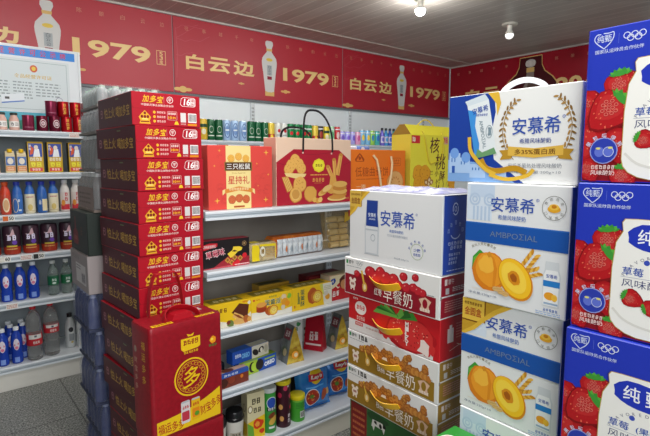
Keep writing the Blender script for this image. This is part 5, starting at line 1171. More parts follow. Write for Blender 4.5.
# ---- stack C: blue strawberry yogurt cartons at the right edge
CB = '2438b4'
def c_front(f, w, h):
    BL = M(CB, .34); LT_ = M('c9d2ee', .4)
    f.poly([(.002, .002), (w - .002, .002), (w - .002, .145), (.1, .16), (.05, .135), (.002, .15)], M('8d121c', .4), 1)
    strawberry(f, .0, .132, .032, .3, 2, 1, calyx=False); strawberry(f, .058, .163, .029, .15, 3, 2); strawberry(f, .006, .068, .04, .2, 4, 3, False, False); strawberry(f, .064, .066, .032, -.1, 4, 4, False, False); strawberry(f, .04, .122, .037, -.78, 10, 5); strawberry(f, .07, .008, .024, .1, 10, 6); strawberry(f, .012, .022, .022, .6, 6, 7, True, False)
    f.rect(-.0001, 0, .0018, h, M('1c2c98', .36), 16)
    # heart logo, divider, rings, tagline
    hp = [(.026, .2305), (.012, .242), (.009, .249), (.013, .256), (.02, .2555)], [(.024, .2565), (.034, .2555), (.041, .258), (.041, .248), (.036, .239), (.026, .2305)]
    for p in hp: f.stroke(p, .0016, LT_, 1)
    f.text('纯甄', .026, .2475, .024, .0125, LT_, 2, .03); f.rect(.0485, .236, .0492, .253, M('5f6fd0', .4), 1); rings(f, .056, .2445, .034, M('dbe0f4', .4), 1)
    f.text('国家队运动员合作伙伴', .05, .226, .076, .0068, M('c9d2ee', .4), 1, .02)
    # milk bottle
    IV = M('efeee8', .4); BP = [(.078, .2), (.082, .206), (.1, .207), (.18, .207), (.2, .206), (.204, .2), (.202, .185), (.212, .165), (.216, .12), (.216, .04), (.213, .028), (.205, .018), (.19, .01), (.17, .006), (.11, .006), (.092, .01), (.077, .018), (.069, .028), (.066, .04), (.066, .12), (.07, .165), (.08, .185)]
    f.poly([(x + (x - .14) * .016, y + (y - .1) * .01) for x, y in BP], M('c9a45a', .4), 17); f.poly(BP, IV, 18)
    f.blob(.132, .176, .034, BL, 19, 4, .1, 18, 1.35, .72); f.text('纯', .115, .178, .026, .026, M('f2f3f8', .4), 20, .045); f.text('甄', .15, .176, .028, .028, M('f2f3f8', .4), 20, .03)
    f.arctext('FLAVORED YOGURT', .14, .085, .062, .0055, M('8a8a98', .4), 19, 155, 25, .01); f.ell(.118, .136, .0045, .0045, M('3a4fb4', .4), 19)
    f.text('草莓', .098, .118, .032, .0145, NAVY, 19, .03); f.text('(果粒)', .145, .118, .04, .014, NAVY, 19, .02); f.rect(.08, .1075, .2, .1082, M('9aa0b8', .4), 19); f.text('风味酸奶', .12, .098, .076, .014, M('4a4f78', .4), 19, 0)
    strawberry(f, .1, .072, .017, 1.2, 20, 8); strawberry(f, .13, .062, .015, 1.9, 20, 9, False); f.stroke([(.07, .05), (.09, .03), (.13, .022), (.17, .026), (.212, .05)], .004, M('dcdad2', .4), 19)
    # round badge and white print
    f.ell(.036, .055, .023, .023, M('8f9ad8', .4), 17); f.ell(.036, .055, .0212, .0212, M('2c3da8', .4), 18); f.ell(.029, .053, .008, .009, M('5f70cc', .4), 19); f.ell(.044, .053, .009, .009, M('5f70cc', .4), 19); f.ring(.044, .053, .009, .009, .001, M('c9d2ee', .4), 20, 14); f.ell(.027, .059, .004, .002, M('d9d27a', .4), 20); f.ell(.047, .06, .004, .002, M('d9d27a', .4), 20)
    f.arctext('果粒嚼得到', .036, .052, .029, .0078, M('c9d2ee', .4), 19, 150, 30, .03)
    f.scrawl(.036, .026, .04, .0075, 6, M('e9c9c4', .4), 18, 3); f.text('风味酸奶', .036, .0165, .04, .0085, M('eed6d0', .4), 18, .03)
for i in range(6):
    z0 = 1.4165 - .2672 * i
    n = ('top', 'second', 'third', 'fourth', 'fifth', 'lowest')[i]
    lb = f'blue strawberry yogurt carton, {n} of the stack at the right edge'
    x0 = (.93, .916, .906, .91, .912, .91)[i]
    if i == 0: ct = box_thing('yogurt_carton', lb, 'carton', x0, .152, z0, .17, .252, .2655, CB, {}, c_front, None, 'blue strawberry yogurt cartons')
    else: dup(ct, (x0, .152 - .002 * (i % 2), z0), 0, lb)
def slat_base(label, x0, y0, w, d, h):
    t = thing('pallet', label, 'pallet', (x0, y0, 0), 0); wd = noisy('pallet_slats', '7a5c3a', 'a8845a', 8, .7, .2, stretch=(8, 1, 8))
    for k in range(3):
        xx = k * (w - .05) / 2; b = MB(); b.box(xx, xx + .05, 0, d, h * .6 + .0003, h - .0005, wd, .001); b.build('deck_board', t)
    for k in range(2):
        yy = k * (d - .05); b = MB(); b.box(0, w, yy, yy + .05, .0006, h * .6, wd, .001); b.build('bearer', t)
slat_base('wooden pallet under the blue yogurt cartons', .92, .16, .16, .235, .08)

# ---- stack B: white peach yogurt cartons and a white and blue gift box
def peach(f, cx, cy, k, l):
    P = lambda pts: [(cx + x * k, cy + y * k) for x, y in pts]
    f.ell(cx - .02 * k, cy - .42 * k, .72 * k, .035 * k, M('e2dcd4', .4), l)
    f.poly(P([(-.72, .3), (-.74, .0), (-.6, -.1), (-.45, .1), (-.42, .4), (-.55, .48)]), LEAF, l + 1); f.poly(P([(-.7, .28), (-.7, .05), (-.6, -.02), (-.52, .15), (-.5, .4)]), M('6fb53a', .4), l + 2)
    f.blob(cx - .3 * k, cy + .02 * k, .42 * k, M('dc7f1c', .42), l + 3, 3, .04, 20, 1, 1.05); f.blob(cx - .28 * k, cy + .06 * k, .36 * k, M('ee9c2a', .42), l + 4, 4, .05, 20, 1, 1.05); f.blob(cx - .36 * k, cy + .16 * k, .2 * k, M('f6b840', .42), l + 5, 5, .1, 16)
    f.poly(P([(-.3, .42), (-.18, .34), (-.1, .1), (-.14, -.3), (-.2, -.3), (-.18, .1), (-.22, .3)]), M('e08a20', .42), l + 5); f.blob(cx - .3 * k, cy + .4 * k, .06 * k, M('d88f24', .42), l + 6, 3, .2)
    f.ell(cx + .33 * k, cy - .05 * k, .36 * k, .48 * k, M('d98a1c', .42), l + 7, .62, 28); f.ell(cx + .32 * k, cy - .03 * k, .33 * k, .45 * k, M('f7c226', .42), l + 8, .62, 28); f.ell(cx + .3 * k, cy - .02 * k, .25 * k, .36 * k, M('fbd448', .42), l + 9, .62, 24); f.blob(cx + .3 * k, cy - .02 * k, .14 * k, M('d98c1c', .42), l + 10, 6, .12, 14, .9, 1.2, .6); f.blob(cx + .3 * k, cy - .02 * k, .085 * k, M('a85a14', .42), l + 11, 7, .15, 12, .9, 1.2, .6)
    for i in range(7):
        for sgn in (-1, 1): f.ell(cx + (.5 + .04 * i + sgn * .055) * k, cy + (.2 + .06 * i - sgn * .04) * k, .075 * k, .032 * k, M(('c78a24', 'e8b54a')[(i + (sgn > 0)) % 2], .42), l + 1 + (sgn > 0), .98 - sgn * .55, 10)
    for i in range(6):
        for sgn in (-1, 1): f.ell(cx + (.56 + .055 * i + sgn * .03) * k, cy + (.1 + .022 * i - sgn * .05) * k, .07 * k, .03 * k, M(('c78a24', 'e8b54a')[(i + (sgn > 0)) % 2], .42), l + 1 + (sgn > 0), .4 - sgn * .55, 10)
    for x, y in ((-.1, -.34), (.02, -.38), (.12, -.41), (-.02, -.33)): f.blob(cx + x * k, cy + y * k, .07 * k, M('d9b070', .42), l + 12, int(x * 99) + 50, .12, 9, 1.3, .8); f.stroke([(cx + (x - .06) * k, cy + y * k), (cx + (x + .06) * k, cy + (y + .01) * k)], .008 * k, M('b98a4a', .42), l + 13)
def logo_amx(f, cx, cy, w, h, m, l=2):
    f.text('安慕希', cx, cy, w, h, m, l, .03); f.ring(cx + w / 2 + .006, cy + h * .42, .0032, .0032, .0008, m, l, 12); f.text('R', cx + w / 2 + .006, cy + h * .42, .002, .003, m, l)
def peach_front(gold):
    def fn(f, w, h):
        f.rect(.002, .18, w * .28, h - .002, M('d5e1ee', .4), 1)
        if not gold:
            C_ = M('b7cbe2', .4); f.rect(.01, h - .03, .07, h - .004, M('c3d4e8', .4), 2); f.ring(.022, h - .035, .014, .014, .004, C_, 3); f.ring(.058, h - .035, .014, .014, .004, C_, 3); f.ring(.022, h - .035, .007, .007, .003, C_, 3); f.ring(.058, h - .035, .007, .007, .003, C_, 3)
            for k_ in range(5): f.rect(.018 + k_ * .0095, .18, .0225 + k_ * .0095, h - .05, C_, 3)
        else:
            f.poly([(.001, h - .001), (.125, h - .001), (.09, h - .022), (.06, h - .045), (.035, h - .07), (.001, h - .09)], GLD2, 4); f.poly([(.125, h - .001), (.09, h - .022), (.06, h - .045), (.035, h - .07), (.001, h - .09), (.001, h - .082), (.03, h - .062), (.052, h - .04), (.08, h - .016), (.105, h - .001)], GLD3, 6)
            f.rect(.001, h - .05, .058, h - .001, M('e8bf48', .38), 5); f.rect(.058, h - .05, .061, h - .001, M('7a4a12', .4), 5); f.rect(.001, h - .053, .05, h - .05, M('7a4a12', .4), 5)
            f.text('金圆盒', .029, h - .03, .044, .019, M('a8341c', .4), 7, .03); f.scrawl(.029, h - .012, .046, .007, 7, M('7a4a12', .4), 7, 3)
        f.rect(w * .0, .132, w, .175, AMXBLUE, 5); f.rect(w * .0, .172, w, .175, M('2f6cc0', .32), 6); f.text('AMBPOΣIAL', w * .5, .153, w * .46, .0125, M('7d8fae', .35, .3), 7, 0)
        logo_amx(f, w * .48, .217, w * .42, .031, NAVY, 5); f.text('希腊风味酸奶', w * .48, .19, w * .27, .011, M('5b78b8', .4), 5, .01)
        f.ring(w * .86, .217, .024, .024, .0012, M('8a8a86', .4), 5, 30); f.arctext('黄桃燕麦', w * .86, .217, .018, .006, M('8a8a86', .4), 5, 150, 30); f.arctext('口味酸奶', w * .86, .217, .0195, .006, M('8a8a86', .4), 5, 215, 325, flip=True); f.ell(w * .86, .215, .013, .007, M('e6a92c', .4), 5); f.ell(w * .86, .219, .01, .006, M('f0c24a', .4), 6); f.ell(w * .86, .22, .005, .0035, M('c9801c', .4), 7)
        f.arctext('黄桃大果粒·燕麦', .05, .07, .058, .0065, M('8d8878', .4), 2, 120, 65)
        peach(f, w * .4, .068, .098, 2)
        # little bottle, lower right
        bx = w * .87; f.poly([(bx - .017, .022), (bx + .017, .022), (bx + .018, .085), (bx + .014, .096), (bx + .013, .112), (bx - .013, .112), (bx - .014, .096), (bx - .018, .085)], M('d3d8da', .4), 2); f.poly([(bx - .016, .024), (bx + .014, .024), (bx + .015, .084), (bx + .011, .095), (bx - .012, .095), (bx - .016, .084)], M('eef0ef', .4), 3); f.rect(bx - .0165, .062, bx + .0165, .074, M('2a7fc8', .4), 4); f.text('安慕希', bx, .083, .022, .008, NAVY, 4, .02); f.ell(bx - .003, .043, .011, .008, M('e9a02c', .4), 4); f.ell(bx + .007, .041, .006, .007, M('f3bd3c', .4), 5); f.rect(bx - .014, .026, bx + .014, .03, M('9ab0c8', .4), 4)
        f.scrawl(bx, .0145, .03, .006, 5, M('5b78b8', .4), 3, 4); f.lines(bx - .03, .003, bx + .02, .011, 2, M('9ab4d8', .4), 3, 3)
        f.text('净含量:230g×10', .048, .016, .07, .0072, M('7a8296', .4), 3, 0)
    return fn
def peach_side(f, w, h): f.scrawl(.03, .13, .012, .012, 2, M('6f86c4', .4), 1, 3)
PB = 'e4e6e6'
mk = lambda lb, z0, gold, dy=0, dx=0: box_thing('yogurt_carton', lb, 'carton', .936 + dx, .421 + dy, z0, .135, .231, .2605, PB, {'-y': '1b4a98', '+y': '1b4a98', '+x': '1b4a98'}, peach_front(gold), peach_side, 'white peach yogurt cartons')
mk('white peach yogurt carton with a pillar drawing, directly under the gift box', 1.146, False)
mk('white peach yogurt carton with a gold corner, third down in its stack', .8845, True, .006, .006)
p3 = mk('white peach yogurt carton at the very bottom of the photo', .623, False, .002, .003)
dup(p3, (.938, .422, .3615), 0, 'white peach yogurt carton standing below the bottom of the photo'); dup(p3, (.938, .423, .1), 0, 'lowest white peach yogurt carton of its stack')
slat_base('wooden pallet under the white peach cartons', .94, .43, .12, .21, .0995)
def gift_front(f, w, h):
    DB = M('1c3f9a', .36); f.poly([(.001, .001), (.19, .001), (.16, .022), (.12, .05), (.11, .1), (.12, .15), (.115, h - .001), (.001, h - .001)], DB, 1)
    f.poly([(.001, .001), (.17, .001), (.13, .03), (.07, .045), (.001, .05)], M('7fa9de', .4), 2)
    for x, y, ww, hh in ((.004, .02, .03, .045), (.03, .02, .03, .035), (.06, .01, .04, .03), (.12, .006, .03, .025)): f.rect(x, y, x + ww, y + hh, M('a9c6ea', .4), 3); [f.rect(x + .006 + k * .008, y + hh * .55, x + .009 + k * .008, y + hh * .75, M('4a78c0', .4), 4) for k in range(int(ww / .011))]
    for x, y in ((.014, .065), (.045, .055)): f.ell(x + .004, y, .012, .012, M('6f9cdc', .4), 3)
    f.rect(.012, .02, .02, .036, M('2c59ae', .4), 5)
    rb = [(.105, h - .001), (.118, h - .03), (.116, h - .075), (.09, .09), (.068, .06), (.075, .038), (.11, .02), (.16, .03), (.15, .015), (.12, .008)]
    f.poly([(.1, h - .001), (.126, h - .001), (.132, h - .025), (.124, h - .05), (.121, h - .025)], GLD3, 3)
    # tilted drink pack
    c, q = cos(.2), sin(.2); T = lambda x, y: (.045 + x * c - y * q + .028, .052 + x * q + y * c)
    f.poly([T(0, 0), T(.054, 0), T(.054, .118), T(0, .118)], M('dfe6e8', .4), 6); f.poly([T(0, 0), T(.01, 0), T(.016, .03), T(.012, .07), T(.02, .1), T(0, .11)], M('3f8fd8', .4), 7); f.poly([T(0, 0), T(.054, 0), T(.05, .014), T(.02, .01), T(.01, .02)], M('6a9a6a', .4), 7); f.poly([T(0, .118), T(.054, .118), T(.047, .132), T(-.004, .13)], M('cfdbe2', .4), 6)
    x, y = T(.03, .102); f.text('安慕希', x, y, .04, .014, NAVY, 8, .03, rot=.2); x, y = T(.032, .09); f.scrawl(x, y, .03, .005, 6, NAVY, 8, 3); x, y = T(.028, .048); f.text('AMBPOΣIAL', x, y, .062, .009, M('7a8f9a', .4), 8, 0, rot=-pi / 2 + .2)
    x, y = T(.044, .05); f.ring(x, y, .008, .014, .0012, M('7a8f9a', .4), 8); f.scrawl(x, y, .008, .02, 1, M('7a8f9a', .4), 8, 2)
    f.stroke([T(.015, -.004), (.1, .03), (.13, .024), (.17, .034), (.195, .022)], .012, M('c08f1e', .38), 9); f.stroke([T(-.006, .05), T(-.01, .02), T(.004, -.004), (.1, .028), (.125, .018)], .009, GLD3, 10); f.stroke([(.11, .018), (.15, .006), (.2, .016), (.21, .03)], .008, GLD3, 10)
    cx, cy = .21, .105
    for sgn in (-1, 1):
        pts = []
        for k in range(13):
            a = radians(-118 + k * 14.5); x, y = cx + sgn * .066 * cos(a + pi / 2 - pi / 2) * 1.0, cy + .062 * sin(a)
            x = cx + sgn * (.02 + .052 * cos(radians(-62 + k * 10.5))); y = cy + .003 + .066 * sin(radians(-62 + k * 10.5)); pts.append((x, y))
        f.stroke(pts, .0014, M('9a7436', .4), 3)
        for k, (x, y) in enumerate(pts[1:]):
            for s2 in (-1, 1): f.ell(x + sgn * s2 * .0045, y + .003, .0055, .0022, M(('a98243', '86642c')[s2 > 0], .4), 4, (pi / 2 - sgn * (radians(-62 + k * 10.5)) * .9) + sgn * s2 * .7, 8)
    logo_amx(f, cx, cy + .012, .1, .034, NAVY, 5); f.text('希腊风味酸奶', cx, cy - .018, .066, .0105, M('4a5a98', .4), 5, .01)
    f.poly([(cx - .076, cy - .056), (cx - .07, cy - .046), (cx - .078, cy - .036), (cx - .05, cy - .034), (cx - .05, cy - .054)], M('b98d2c', .4), 5); f.poly([(cx + .076, cy - .056), (cx + .07, cy - .046), (cx + .078, cy - .036), (cx + .05, cy - .034), (cx + .05, cy - .054)], M('b98d2c', .4), 5)
    f.poly([(cx - .058, cy - .047), (cx, cy - .052), (cx + .058, cy - .047), (cx + .058, cy - .028), (cx, cy - .033), (cx - .058, cy - .028)], M('dbb14a', .4), 6); f.text('多35%蛋白质', cx, cy - .04, .086, .0115, M('6a3f14', .4), 7, .02)
    f.text('巴氏杀菌热处理风味酸奶', cx, cy - .068, .112, .0095, M('8a8f98', .4), 5, 0); f.text('原味  净含量:200g×10', cx, cy - .081, .11, .0075, M('8a8f98', .4), 5, 0)
t = box_thing('yogurt_gift_box', 'white and blue yogurt gift box with gold laurel, on top of the peach cartons', 'gift box', .95, .418, 1.4075, .12, .298, .193, 'e6e7e4', {'-y': 'd6d8d8', '+z': 'dfe2e6'}, gift_front, None, None)
b = MB(); pts = [(.06, .298 - .095 - .105 * k / 16, .1932 + .026 * sin(pi * k / 16) ** .6) for k in range(17)]; b.tube(pts, .003, M('e3e6e8', .35), 8, flat=(.004, .012)); b.build('handle', t)

# ---- stack A: white yogurt carton, breakfast milk, strawberry milk
def a1_front(f, w, h):
    f.poly([(.001, h - .001), (.085, h - .001), (.05, h - .03), (.025, h - .06), (.001, h - .078)], GLD2, 1); f.poly([(.085, h - .001), (.05, h - .03), (.025, h - .06), (.001, h - .078), (.001, h - .07), (.02, h - .052), (.044, h - .025), (.07, h - .001)], GLD3, 3); f.rect(.001, h - .048, .05, h - .001, M('d9b24a', .38), 2); f.rect(.05, h - .046, .052, h - .001, M('7a4a12', .4), 2); f.text('金圆盒', .026, h - .03, .038, .018, M('8a4a1c', .4), 4, .02); f.scrawl(.026, h - .012, .04, .006, 6, M('8a5a1c', .4), 4, 2)
    bx = .094; f.poly([(bx - .028, .02), (bx + .026, .02), (bx + .028, .1), (bx + .022, .135), (bx + .024, h - .025), (bx - .022, h - .025), (bx - .024, .135), (bx - .03, .1)], M('c3c9ce', .4), 1); f.poly([(bx - .024, .024), (bx + .02, .024), (bx + .022, .1), (bx - .026, .1)], M('d9dcde', .4), 2); f.poly([(bx - .024, .1), (bx + .025, .1), (bx + .021, .135), (bx + .022, h - .026), (bx - .021, h - .026), (bx - .023, .135)], M('22408f', .36), 3); f.text('安慕希', bx, .132, .03, .012, M('d9e0ee', .4), 4, .03); f.scrawl(bx, .12, .026, .005, 5, M('c9d2e6', .4), 4, 2); f.ring(bx + .004, .068, .009, .01, .0015, M('8f9aa4', .4), 4); f.rect(bx - .03, .018, bx + .028, .021, M('b5babe', .4), 2); f.rect(bx - .026, .088, bx + .022, .092, M('b9c0c6', .4), 4)
    logo_amx(f, .188, .127, .122, .044, NAVY, 2); f.text('希腊风味酸奶', .186, .094, .05, .0085, M('5b78b8', .4), 2, .01); f.text('巴氏杀菌热处理风味酸奶', .19, .082, .072, .007, M('9aa4b4', .4), 2, 0)
    f.ring(.258, .05, .021, .021, .0012, M('9ab07a', .4), 2, 28); f.text('少糖', .258, .054, .022, .009, NAVY, 2, .03); f.scrawl(.258, .042, .024, .007, 3, NAVY, 2, 3); f.arctext('好营养低负担', .258, .05, .0265, .0068, NAVY, 2, 165, 15, .02)
    f.text('净含量:205g×16', .205, .022, .052, .006, M('8f96a2', .4), 2, 0)
def a1_side(f, w, h):
    L_ = M('c9d6f2', .4); f.rect(.0, h - .003, w, h, M('1a2c66', .4), 1); f.rect(0, 0, .004, h, M('d9dde2', .4), 2)
    f.ring(.05, h - .035, .012, .016, .003, L_, 1, 18, .6, 3.6); f.ring(.05, h - .035, .012, .016, .003, L_, 1, 18, 3.8, 6.7); f.ring(.05, h - .035, .005, .007, .002, L_, 1, 12)
    [f.scrawl(.052 + .03 * cos(a), .1 + .03 * sin(a), .011, .011, 1, M('8fa6dc', .4), 1, int(a * 9)) for a in (.35, .95, 1.57, 2.2, 2.8)]; f.ring(.052, .108, .022, .02, .003, L_, 1, 18, pi * 1.15, pi * 1.85)
    f.scrawl(.052, .078, .06, .009, 5, L_, 1, 3); f.scrawl(.056, .067, .05, .009, 4, L_, 1, 4); f.scrawl(.05, .05, .05, .007, 5, L_, 1, 5); f.scrawl(.045, .039, .036, .007, 4, L_, 1, 6); f.scrawl(.043, .029, .034, .007, 4, L_, 1, 7); f.lines(.02, .008, .09, .013, 1, L_, 1, 3)
box_thing('yogurt_carton', 'white yogurt carton with a blue side, on top of the breakfast milk boxes', 'carton', .963, .736, 1.173, .178, .337, .199, 'dfe0e0', {'-y': '2348ac', '+y': '2348ac'}, a1_front, a1_side, None)
def strap(t, d, h, z, sag=.01, x0=-.0005):
    b = MB(); y0, y1 = d * .67, d * .36
    pts = [(.004, y0, z + .008)] + [(-.004 - .014 * sin(pi * k / 12), y0 + (y1 - y0) * k / 12, z - sag * sin(pi * k / 12)) for k in range(13)] + [(.004, y1, z + .004)]
    b.tube(pts[1:-1], .005, M('edb51a', .35), 8, flat=(.026, .0025)); b.build('handle', t)
def clock_icon(f, x, y, m, l):
    f.ell(x, y, .013, .013, m, l); f.ell(x - .009, y + .014, .006, .005, m, l, n=10); f.ell(x + .009, y + .014, .006, .005, m, l, n=10); f.rect(x - .009, y - .018, x - .004, y - .01, m, l); f.rect(x + .004, y - .018, x + .009, y - .01, m, l); f.rect(x - .007, y - .003, x + .007, y + .004, M('a8746a', .4), l + 1)
def bm_front(band, fruit, bigtxt):
    def fn(f, w, h):
        B_ = M(band, .38); f.poly([(.003, .003), (w - .012, .003), (w - .012, h * .5), (w * .5, h * .53), (.003, h * .56)], B_, 1)
        f.rect(.008, h - .018, .016, h - .007, M('2f8a4a', .4), 1); f.text('蒙牛', .03, h - .0125, .022, .011, M('2c3a34', .4), 1, .04)
        if fruit == 'jujube': rings(f, .05, h - .0125, .03, M('9aa0a0', .4), 1)
        else: f.rect(.05, h - .02, .054, h - .006, INK, 1); f.scrawl(.072, h - .014, .032, .014, 2, INK, 1, 5, .22)
        f.lines(.008, h - .027, .07, h - .023, 1, M('8a8f90', .4), 1, 2)
        clock_icon(f, .036, h * .3, M('ead9c9', .4), 2)
        f.stroke([(.075, h * .72), (.08, h * .55), (.088, h * .3)], .007, GLD3, 6); f.ell(.088, h * .3, .01, .014, M('d9a84a', .4), 6); f.ell(.088, h * .3, .005, .008, M('f3e0b0', .4), 7)
        R = random.Random(3)
        if fruit == 'jujube':
            f.poly([(.04, h * .53), (.06, h * .64), (.3, h * .56), (.31, h * .49)], M('8a1420', .4), 2)
            for k, (x, y, r) in enumerate(((.055, .6, .012), (.11, .72, .02), (.135, .62, .02), (.15, .78, .018), (.17, .66, .022), (.2, .68, .018), (.215, .58, .016), (.125, .55, .018), (.245, .56, .015), (.27, .6, .014), (.285, .55, .014), (.3, .53, .012), (.235, .82, .013), (.275, .86, .011))):
                f.blob(x, h * y, r, M('9c1422', .4), 3, k, .06, 14, 1.1, .95); f.blob(x - r * .1, h * y + r * .1, r * .8, M('bf2430', .4), 4, k, .08, 12, 1.1, .95); f.ell(x - r * .35, h * y + r * .35, r * .22, r * .12, M('e0807a', .4), 5, .6, 8)
        else:
            for k in range(34):
                x = .06 + R.random() * .2; y = .52 + R.random() * .3 * max(.15, 1 - abs(x - .15) / .12)
                if k > 27: x, y = ((.235, .78), (.245, .84), (.228, .72), (.3, .72), (.29, .55), (.27, .58))[k - 28]
                r = R.uniform(.009, .014); f.blob(x, h * y, r, M('9a5a22', .45), 2 + k % 3 * 2, k, .22, 11); f.blob(x, h * y + r * .12, r * .75, M(('c98a3e', 'b87430')[k % 2], .45), 3 + k % 3 * 2, k + 9, .28, 11); f.stroke([(x - r * .5, h * y), (x, h * y + r * .2), (x + r * .5, h * y - r * .1)], .0018, M('8a4e1c', .45), 4 + k % 3 * 2)
            for k in range(9): x, y = .255 + k * .007, .56 - .004 * k; f.blob(x, h * y, .009, M(('b87430', 'c98a3e')[k % 2], .45), 8, k + 40, .25, 10)
        W_ = M('f0e6da', .4)
        if bigtxt: f.text(bigtxt, .142, h * .27, .03, h * .2, W_, 9, .01)
        f.text('早餐奶', .215, h * .27, .105, h * .36, W_, 9, .0)
        f.poly([(w - .062, .012), (w - .03, .012), (w - .034, h * .26), (w - .026, h * .38), (w - .046, h * .46), (w - .066, h * .38), (w - .058, h * .26)], M('d9b49a', .4), 2); f.ell(w - .046, h * .3, .008, .012, B_, 3); f.scrawl(w - .046, .016, .034, .008, 4, W_, 4, 3); f.lines(w - .045, h * .5, w - .018, h * .55, 1, M('8a8f90', .4), 2, 2)
    return fn
def bm_side(band):
    def fn(f, w, h):
        W_ = M('ead9cf', .4); f.rect(.002, h * .5, w - .002, h * .535, M('e2e0dc', .4), 1); f.rect(0, 0, .004, h, M('e2e0dc', .4), 1); f.rect(0, .001, w, .004, M('e2e0dc', .4), 1); f.poly([(.002, h * .45), (.01, h * .5), (.002, h * .55)], M('8d8880', .4), 2)
        f.rect(.018, h * .78, .028, h * .92, W_, 1); f.text('蒙牛', .044, h * .85, .024, .014, W_, 1, .04); f.rect(.022, h * .57, .036, h * .71, M('cfcac6', .4), 1); f.lines(.05, h * .6, .12, h * .72, 3, W_, 1, 3); f.lines(.02, h * .14, .11, h * .42, 5, M('c98a80', .4), 1, 4, .02); 
    return fn
lvl = [1.0625, .952, .8415, .731]; H_ = .1095
def straw_front(f, w, h):
    RD = M('c81c24', .38); f.poly([(.001, h - .001), (w - .001, h - .001), (w - .001, .02), (w * .62, .02), (w * .4, .03), (.001, .035)], RD, 1); f.poly([(.001, .035), (w * .4, .03), (w * .62, .02), (w - .02, .02), (w - .02, .001), (.001, .001)], M('e2dcd8', .4), 2)
    f.ell(.052, h * .68, .024, .02, M('efe2da', .4), 3); f.scrawl(.052, h * .69, .036, .014, 3, RD, 4, 2); f.scrawl(.03, h * .91, .022, .006, 3, M('efe2da', .4), 3, 3); f.scrawl(.053, h * .4, .036, .013, 4, M('ecd2c8', .4), 3, 8, .1)
    f.blob(.24, h * .42, .078, M('b3141e', .4), 3, 2, .05, 24, 1.12, .62); f.blob(.242, h * .44, .07, M('d23030', .4), 4, 3, .05, 24, 1.12, .62); R = random.Random(7)
    for k in range(60):
        a, q = R.uniform(0, 6.3), R.random() ** .5 * .066; x, y = .242 + q * cos(a) * 1.1, h * .44 + q * sin(a) * .6; f.ell(x, y, .0022, .0016, M(('eaa08a', '8d1018')[k % 2], .4), 5, a, 6)
    for k in range(9):
        a = pi * (.25 + .09 * k); x0, y0 = .2, h * .8; f.poly([(x0 - .006, y0), (x0 + .06 * cos(a) * 1.3 - .004, y0 + .03 * sin(a)), (x0 + .08 * cos(a) * 1.2, y0 + .02 * sin(a) - .012), (x0 + .004, y0 - .008)], M(('3f8f34', '2a6a28', '6ab04a')[k % 3], .4), 6)
    for k, (x, y) in enumerate(((.14, .26), (.155, .2), (.17, .24), (.315, .2), (.3, .14))): f.blob(x, h * y + .004, .014, M('d23030', .4), 6, k, .25, 9)
    f.vtext('MILKY', .232, h * .72, .0125, M('f3e6e0', .4), 8, .05, 1.05); 
    f.blob(.29, h * .22, .02, M('ecd9d2', .4), 7, 3, .4, 12); f.rect(.03, .02, .062, .031, RD, 3); f.scrawl(.046, .0255, .026, .007, 3, M('efe2da', .4), 4, 3); f.lines(.075, .016, .15, .028, 1, M('c9a8a0', .4), 3, 3); f.scrawl(.245, .01, .05, .006, 7, M('9a8f8a', .4), 3, 4)
def straw_side(f, w, h):
    W_ = M('e8b8ae', .4); f.rect(.03, h * .4, .055, h * .74, M('e0cfc8', .4), 1); f.rect(.038, h * .74, .048, h * .82, M('e0cfc8', .4), 1); f.lines(.065, h * .45, .15, h * .85, 6, M('d86a60', .4), 1, 3, .02); f.stroke([(.04, h * .2), (.08, h * .28), (.16, h * .3)], .0015, W_, 1); f.stroke([(.07, h * .33), (.1, h * .2)], .0015, W_, 1)
t = box_thing('milk_carton', 'red and white breakfast milk box with red dates, under the white yogurt carton', 'carton', .957, .734, lvl[0], .185, .354, H_, 'e3e2df', {'-y': '9c1628', '+y': '9c1628'}, bm_front('8d1426', 'jujube', '红枣'), bm_side('9c1628'), 'milk boxes in the middle stack'); strap(t, .354, H_, .062)
t = box_thing('milk_carton', 'bright red strawberry milk box between the breakfast milk boxes', 'carton', .963, .735, lvl[1], .18, .34, H_, 'c81c24', {'-y': 'b81a22'}, straw_front, straw_side, 'milk boxes in the middle stack'); strap(t, .34, H_, .05)
t = box_thing('milk_carton', 'gold and white walnut breakfast milk box directly under the strawberry milk box', 'carton', .962, .736, lvl[2], .183, .342, H_, 'e0dfdc', {'-y': '9c7626', '+y': '9c7626'}, bm_front('93701e', 'walnut', '核桃'), bm_side('9c7626'), 'milk boxes in the middle stack'); strap(t, .342, H_, .058)
dup(t, (.961, .737, lvl[3]), 0, 'gold and white walnut breakfast milk box, the lower of the two')
def low_front(f, w, h):
    f.rect(.006, .002, .075, h - .006, M('7d1a1c', .4), 1); f.lines(.014, .05, .066, h - .02, 9, M('b5623a', .4), 2, 3); f.rect(.08, .002, w - .002, h - .002, M('2f6a34', .4), 1); f.poly([(.2, .002), (w - .002, .002), (w - .002, h - .1), (.26, h - .03), (.21, h - .08)], M('d9dccb', .4), 2)
    f.blob(.12, h - .02, .028, M('24502c', .4), 2, 2, .1, 12, 1.5, .5); f.poly([(.095, h - .05), (.1, h - .028), (.14, h - .026), (.15, h - .04), (.146, h - .058), (.14, h - .045), (.11, h - .045), (.105, h - .062), (.1, h - .05)], M('e6e6e0', .4), 3); f.blob(.112, h - .034, .006, INK, 4, 3, .3, 8); f.blob(.132, h - .036, .007, INK, 4, 4, .3, 8); f.blob(.148, h - .034, .006, INK, 4, 5, .2, 8)
    f.blob(.17, h - .12, .05, M('d9dccb', .4), 3, 6, .1, 14); f.blob(.1, h - .13, .03, M('d9dccb', .4), 3, 7, .1, 14)
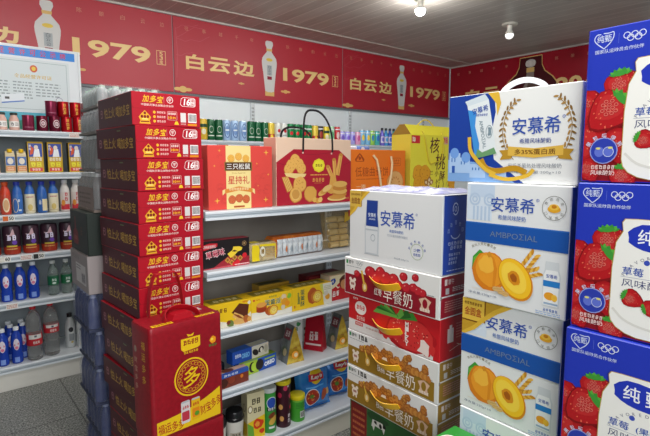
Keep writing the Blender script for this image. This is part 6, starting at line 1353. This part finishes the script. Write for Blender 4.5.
lc = box_thing('milk_carton', 'tall milk carton with a dark red panel and green meadow, under the walnut milk boxes', 'carton', .968, .738, .4878, .178, .335, .2424, '3a6a3c', {'-y': '7d1a1c'}, low_front, None, 'milk boxes in the middle stack')
dup(lc, (.968, .738, .2443), 0, 'tall milk carton with a dark red panel, standing below the bottom of the photo'); dup(lc, (.968, .738, .0008), 0, 'lowest tall milk carton of the middle stack')
# green carton whose top shows between the two stacks
def gtop(f, w, d): f.ell(w * .62, d * .86, .026, .02, M('e6dcd8', .4), 1); f.ell(w * .62, d * .86, .022, .016, M('c9385a', .4), 2); f.rect(.01, .02, w - .01, .06, M('2f7a34', .4), 1)
for i, n in enumerate(('lowest green carton in front of the peach cartons', 'middle green carton in front of the peach cartons', 'green carton with a pink emblem on top, in front of the peach cartons')):
    gcx = box_thing('juice_carton', n, 'carton', .752, .46, .0006 + i * .2778, .178, .2, .2772, '2f8a34', {}, lambda f, w, h: f.lines(.03, .05, .12, .15, 4, M('dfe6d8', .4), 1, 3), None, 'green cartons in front of the peach stack', gtop)
# crumpled clear film lying on the white carton
R = random.Random(11); b = MB(); nx, ny = 10, 22; V = []; 
for sgn in (0, 1):
    for j in range(ny + 1):
        for i in range(nx + 1):
            x = .17 * i / nx; y = .29 * j / ny; e = min(i, nx - i, 2) / 2 * min(j, ny - j, 2) / 2
            if sgn == 0: V.append([x, y, .0008 + R.random() * .006 * e + .006 * e * abs(sin(y * 26 + x * 9))])
            else: q = V[j * (nx + 1) + i]; V.append([q[0], q[1], q[2] + .0006])
n = (nx + 1) * (ny + 1); Fc = []
for j in range(ny):
    for i in range(nx): a = j * (nx + 1) + i; Fc += [(a, a + nx + 1, a + nx + 2, a + 1), (a + n, a + n + 1, a + n + nx + 2, a + n + nx + 1)]
b.add(V, Fc, noisy('clear_crumpled_film', 'b4b6e6', 'eef0ff', 25, .18, .3, 0, .003, alpha=.6))
solo(b, 'plastic_film', 'crumpled clear plastic film on top of the white yogurt carton', 'plastic film', (.966, .752, 1.3735), 0, None, 60)
